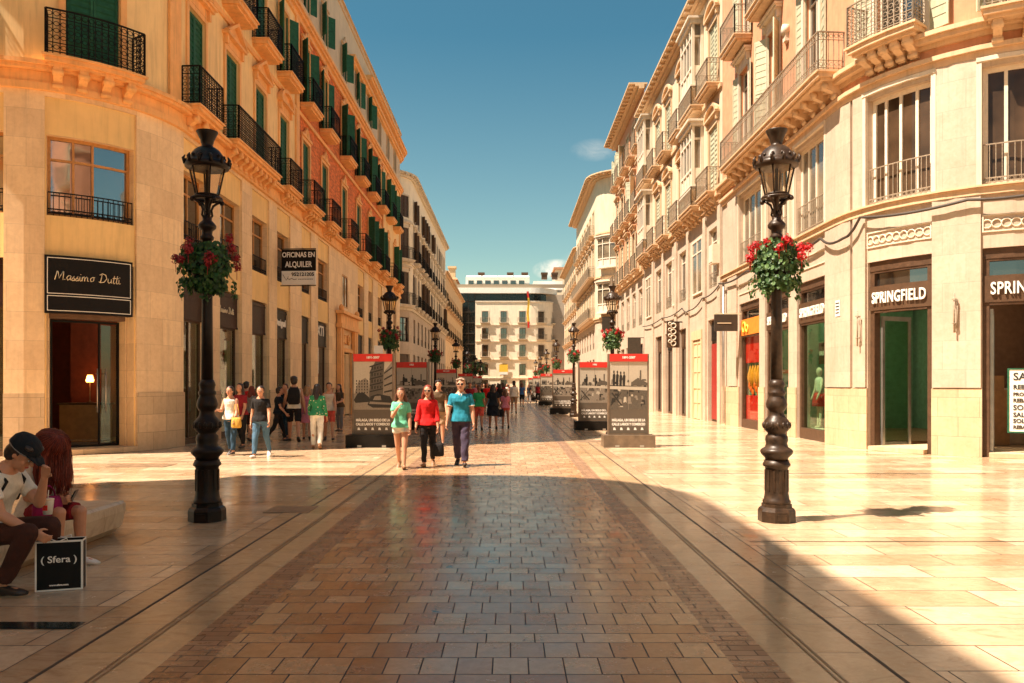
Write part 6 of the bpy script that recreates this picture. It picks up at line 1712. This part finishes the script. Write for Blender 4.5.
p = person('tall man with black backpack and black shorts walking away', x, y, .25, 1.96, 'm', (20, -16), (4, 24), (14, -10), (30, 24), (14, 14), top=('cloth_white', 'vest'), bottom=('bermuda', 'cloth_black'), hair=('short', 'hair_dark'), skin='skin', vox=.010)
backpack(p, 'large black backpack on the tall man in shorts', s=1.1)
x, y = gp(286, 439)
person('woman in navy top and denim trousers between the boy and the backpacker', x, y, PI-.2, 1.66, 'f', (8, -8), (2, 14), top=('cloth_navy', 'short'), bottom=('pants', 'denim_navy'), hair=('long', 'hair_brown'), vox=.012)
x, y = gp(246, 437)
person('man in red shirt seen behind the women by the shop windows', x, y, .2, 1.74, 'm', (8, -10), (2, 14), top=('cloth_red', 'short'), bottom=('pants', 'cloth_black'), hair=('short', 'hair_dark'), vox=.012)
x, y = gp(307, 440)
person('slim woman in pink dress between the backpacker and the floral jacket', x, y, .1, 1.62, 'f', (8, -8), (3, 14), top=('cloth_pink', 'vest'), bottom=('dress', 'cloth_pink', .38), hair=('mid', 'hair_blond'), vox=.012)
x, y = gp(317, 449)
person('woman seen from behind in green floral jacket and white trousers', x, y, .05, 1.66, 'f', (6, -10), (2, 14), (10, -8), (26, 24), (13, 13), top=('cloth_floral', 'long'), bottom=('pants', 'cloth_white', 1.15), hair=('long', 'hair_dark'), shoes='shoe_brown', vox=.009, build=1.04)
x, y = gp(329, 440.5)
person('woman facing the camera in pale lace top and red shorts', x, y, PI+.2, 1.70, 'f', (10, -8), (3, 16), (8, 10), (30, 20), top=('cloth_lace', 'vest'), bottom=('bermuda', 'cloth_coral'), hair=('tail', 'hair_dark'), vox=.012)
x, y = gp(339.5, 431)
person('woman in olive top and grey trousers by the carved doorway', x, y, PI-.4, 1.68, 'f', (4, -4), (2, 6), (20, 60), (60, 120), (10, 10), (0, 20), top=('cloth_olive', 'short'), bottom=('pants', 'cloth_grey'), hair=('long', 'hair_dark'), vox=.012)
# --- behind the walkers
x, y = gp(438, 446)
person('man in dark olive t-shirt half hidden behind the woman in red', x+.02, y, PI, 1.74, 'm', (6, -6), (2, 10), top=('cloth_olive', 'short'), bottom=('bermuda', 'cloth_khaki'), hair=('short', 'hair_dark'), vox=.012)
x, y = gp(479, 430)
person('woman in bright green t-shirt and red shorts', x, y, 0, 1.66, 'f', (12, -12), (3, 18), top=('cloth_green', 'short'), bottom=('bermuda', 'cloth_coral'), hair=('tail', 'hair_brown'), skin='skin_tan', vox=.012, build=1.1)
x, y = gp(493, 429)
p = person('woman in loose black dress carrying a dark bag', x, y, .1, 1.64, 'f', (8, -8), (2, 12), (6, 10), (20, 20), (16, 14), top=('cloth_navy', 'short'), bottom=('dress', 'cloth_navy', .42), hair=('mid', 'hair_dark'), skin='skin_tan', vox=.012, build=1.15)
a_ = p.arms[1][2]; handbag((a_.x, a_.y, a_.z), 'dark tote bag of the woman in the black dress', 'cloth_black', .17, .26, .12, .07)
x, y = gp(505.5, 428)
person('girl in pink patterned top and sun hat', x, y, .1, 1.46, 'f', (8, -10), (2, 14), (10, 6), (50, 30), top=('cloth_pink', 'short'), bottom=('shorts', 'cloth_coral'), hair=('mid', 'hair_brown'), skin='skin_tan', vox=.012, hat='cloth_khaki')
x, y = gp(514, 413.5)
person('man in white shirt and khaki trousers with dark cap', x, y, .0, 1.80, 'm', (8, -8), (2, 12), (8, 6), (30, 40), top=('cloth_white', 'long'), bottom=('bermuda', 'cloth_khaki'), hair=('short', 'hair_dark'), skin='skin_tan', vox=.016, hat='cloth_brown')
# --- farther people down the street
far = [(470, 418, 'cloth_wine', 'cloth_black', 'person in wine red top, behind the green t-shirt'), (487, 414, 'cloth_red', 'denim', 'distant person in red top and jeans'),
       (500, 412, 'cloth_black', 'cloth_grey', 'distant person all in black near the sun hat girl'), (522, 407, 'cloth_blue', 'cloth_navy', 'distant person in blue shirt right of the white shirt man'),
       (538, 404, 'cloth_wine', 'cloth_black', 'distant person in wine top beside the sunny lamp row'), (476, 408, 'cloth_pink', 'cloth_khaki', 'distant person in pink top on the shaded side'),
       (462, 408, 'cloth_navy', 'cloth_khaki', 'distant person in navy top by the shaded lamp row'), (495, 405, 'cloth_coral', 'denim', 'far person in coral top in mid street'),
       (507, 403, 'cloth_white', 'denim', 'far person in white top in mid street'), (484, 403, 'cloth_olive', 'cloth_black', 'far person in olive top in mid street'),
       (451, 414, 'cloth_wine', 'cloth_grey', 'person in wine top beside the third shaded exhibition panel'), (490, 400, 'cloth_red', 'cloth_black', 'tiny far person in red top'),
       (467, 405, 'cloth_red', 'cloth_black', 'far person in red top by the shaded lamp row'), (481, 410, 'cloth_black', 'cloth_black', 'distant person all in black on the shaded side'), (458, 410, 'cloth_white', 'cloth_khaki', 'distant person in white top by the shaded panels'),
       (503, 407, 'cloth_wine', 'denim', 'distant person in wine top and jeans in mid street'), (529, 403, 'cloth_navy', 'cloth_grey', 'far person in navy top by the sunny panels'), (498, 399, 'cloth_navy', 'denim', 'tiny far person in navy top'), (479, 399, 'cloth_pink', 'cloth_black', 'tiny far person in pink top'), (509, 398, 'cloth_red', 'cloth_khaki', 'tiny far person in red top and khaki trousers'),
       (515, 400, 'cloth_khaki', 'cloth_navy', 'tiny far person in khaki top'), (473, 401, 'cloth_teal', 'denim', 'tiny far person in teal top')]
r5 = random.Random(12)
for i, (px, py, a, b, lab) in enumerate(far):
    x, y = gp(px, py); sx = r5.choice('fm')
    person(lab, x, y, r5.choice([0, PI])+r5.uniform(-.2, .2), r5.uniform(1.62, 1.8), sx, (12, -10), (3, 16), top=(a, 'short'), bottom=(r5.choice(['pants', 'bermuda']), b), hair=(('short' if sx == 'm' else 'mid'), r5.choice(['hair_dark', 'hair_brown'])), skin='skin_tan', vox=.022)
# --- the couple on the bench: both bent over a phone, facing across the street (+X)
SY = -PI/2
man = person('young man in white t-shirt and dark cap, bent forward on the bench', -3.94, 6.02, SY-.05, 1.80, 'm', leg=(94, 93), knee=(96, 118), arm=(22, 8), elbow=(118, 34), abd=(2, 4), twist=(22, 14), lean=(8, 30), headp=(24, 0), top=('cloth_white', 'short'),
    bottom=('pants', 'cloth_brown', 1.2), hair=('short', 'hair_dark'), skin='skin', shoes='shoe_dark', vox=.0065, seated=True, legabd=(3, 9), z0=-.475)
wom = person('red haired woman in lace top, bent over her phone on the bench', -4.13, 7.0, -2.0, 1.72, 'f', leg=(92, 94), knee=(92, 96), arm=(-6, -8), elbow=(84, 82), abd=(4, 4), twist=(26, 30), lean=(2, 20), headp=(34, 10), top=('cloth_lace', 'short'),
    bottom=('bermuda', 'cloth_wine'), hair=('veil', 'hair_red'), skin='skin', shoes='shoe_white', vox=.0065, seated=True, z0=-.435)
# cap with a pale band on the man's head
def cap_thing():
    h = man.hc; t = empty('baseball_cap', tuple(h), SY-.05, 'dark cap with a thin pale stripe on the seated man', 'cap')
    R = Matrix.Rotation(-math.radians(24)-math.radians(30)*.6, 3, 'X')
    mb = MB(); mb.lathe([(.110, .0), (.113, .02), (.109, .055), (.086, .095), (.042, .118), (.005, .123)], 18); mb.v = [tuple(R @ (Vector((p[0]*.92, p[1]*1.06-.022, p[2]+.030)))) for p in mb.v]; mb.build('crown', 'cloth_navy', t, uv=False)
    mb = MB(); mb.lathe([(.1135, .004), (.1145, .008), (.1135, .012)], 18); mb.v = [tuple(R @ (Vector((p[0]*.92, p[1]*1.06-.022, p[2]+.028)))) for p in mb.v]; mb.build('band', 'cloth_grey', t, uv=False)
    mb = MB(); loft(mb, [((0, .07, .045), (1, 0, 0), (0, 0, 1), .085, .006), ((0, .12, .042), (1, 0, 0), (0, 0, 1), .075, .005), ((0, .165, .030), (1, 0, 0), (0, 0, 1), .045, .004)], 10); mb.v = [tuple(R @ Vector(p)) for p in mb.v]; mb.build('brim', 'cloth_navy', t, uv=False)
cap_thing()
def phone():
    a = wom.arms[0][2]; b = wom.arms[1][2]; c = (a+b)/2+Vector((.10, 0, .01))
    t = empty('phone', tuple(c), .2, 'dark phone held by the red haired woman', 'phone'); mb = MB(); mb.obox((0, 0, 0), (.004, 0, .0), (0, .036, 0), (.03, 0, .06)); mb.build('case', 'lens_black', t, uv=False)
    mb = MB(); mb.obox((-.006, 0, .001), (.001, 0, 0), (0, .032, 0), (.027, 0, .054)); mb.build('screen', 'teal_glass', t, uv=False)
phone()
t = handbag((-3.90, 6.74, .70), 'magenta bag with pink strap lying on the lap of the red haired woman', 'cloth_magenta', .13, .16, .10, .07, rz=1.2)
bk = backpack(man, 'dark backpack worn by the seated man in white', 'cloth_black', .8)
SKY, SUN, EXPO = .068, 5.0, 1.36
SUNC = (1, .895, .77)
SKY_TINT = (.37, .76, .70)
WB, TINT = 7200, 14
# ================================================================ light, sky, camera
w = bpy.data.worlds.new('World'); scene.world = w; w.use_nodes = True; nt = w.node_tree; nt.nodes.clear()
out = N(nt, 'ShaderNodeOutputWorld'); bg = N(nt, 'ShaderNodeBackground'); sky = N(nt, 'ShaderNodeTexSky', sky_type='NISHITA')
sd = Vector((1.6, .62, -2.94)).normalized(); to = -sd
sky.sun_disc = False; sky.sun_elevation = math.asin(to.z); sky.sun_rotation = math.atan2(to.x, to.y) % (2*PI)
sky.air_density = 1.0; sky.dust_density = 1.2; sky.ozone_density = 1.0; sky.altitude = 10
g = coords(nt, 'Generated')
def cloud(px, py, ru, rv, seed, amt):
    d = Vector(((px-510.5)/800, 1, (384-py)/800)).normalized(); sx = Vector((d.y, -d.x, 0)).normalized(); up = sx.cross(d)
    def dot(v): 
        n = N(nt, 'ShaderNodeVectorMath', operation='DOT_PRODUCT'); nt.links.new(g, n.inputs[0]); n.inputs[1].default_value = tuple(v); return n.outputs['Value']
    a, b, c = dot(sx), dot(up), dot(d)
    r2 = math_(nt, 'ADD', math_(nt, 'POWER', math_(nt, 'DIVIDE', math_(nt, 'ABSOLUTE', a), ru), 2), math_(nt, 'POWER', math_(nt, 'DIVIDE', math_(nt, 'ABSOLUTE', b), rv), 2))
    m = math_(nt, 'SUBTRACT', 1.0, r2); m = math_(nt, 'MAXIMUM', m, 0.0)
    mp = N(nt, 'ShaderNodeMapping'); mp.inputs['Location'].default_value = (seed, seed, 0); nt.links.new(g, mp.inputs[0])
    nn = noise_(nt, mp.outputs[0], 22, 6, .65, 1.2)
    m = math_(nt, 'MULTIPLY', m, ramp(nt, nn, [(.38, (0, 0, 0)), (.68, (1, 1, 1))])); m = math_(nt, 'MULTIPLY', m, math_(nt, 'GREATER_THAN', c, 0.0))
    return math_(nt, 'MULTIPLY', m, amt)
m = cloud(594, 150, .030, .014, 3, .22)
for a in ((556, 270, .03, .014, 7, 1.0), (640, 262, .1, .03, 5, .6)): m = math_(nt, 'ADD', m, cloud(*a))
m = math_(nt, 'MINIMUM', m, 1.0)
tint = mixc(nt, 1.0, sky.outputs[0], SKY_TINT, 'MULTIPLY')
zz = N(nt, 'ShaderNodeSeparateXYZ'); nt.links.new(g, zz.inputs[0])
tint = mixc(nt, 1.0, tint, ramp(nt, zz.outputs[2], [(0.02, (2.9, 1.5, 1.15)), (.16, (1.8, 1.18, 1.02)), (.40, (.72, .86, .92)), (.8, (.8, .9, .95))]), 'MULTIPLY')
col = mixc(nt, m, tint, (9.0, 8.2, 7.0))
nt.links.new(col, bg.inputs[0]); bg.inputs[1].default_value = SKY; nt.links.new(bg.outputs[0], out.inputs[0])
L = bpy.data.lights.new('sun', 'SUN'); L.energy = SUN; L.angle = math.radians(.53); L.color = SUNC
so = bpy.data.objects.new('sun', L); C.objects.link(so); so.rotation_euler = sd.to_track_quat('-Z', 'Y').to_euler()
cam = bpy.data.cameras.new('camera'); cam.sensor_width = 36; cam.lens = 800/1024*36; cam.shift_x = 1.5/1024; cam.shift_y = 42.5/1024; cam.clip_end = 2000
co_ = bpy.data.objects.new('camera', cam); C.objects.link(co_); co_.location = (0, 0, 1.55); co_.rotation_euler = (PI/2, 0, 0); scene.camera = co_
vs = scene.view_settings; vs.view_transform = 'Standard'; vs.look = 'None'; vs.gamma = 1; vs.exposure = EXPO; vs.use_curve_mapping = False
if WB: vs.use_white_balance = True; vs.white_balance_temperature = WB; vs.white_balance_tint = TINT
scene.cycles.max_bounces = 8; scene.cycles.diffuse_bounces = 4; scene.cycles.glossy_bounces = 3; scene.cycles.transparent_max_bounces = 12
scene.cycles.use_denoising = True; scene.cycles.sample_clamp_indirect = 8; scene.cycles.caustics_reflective = False
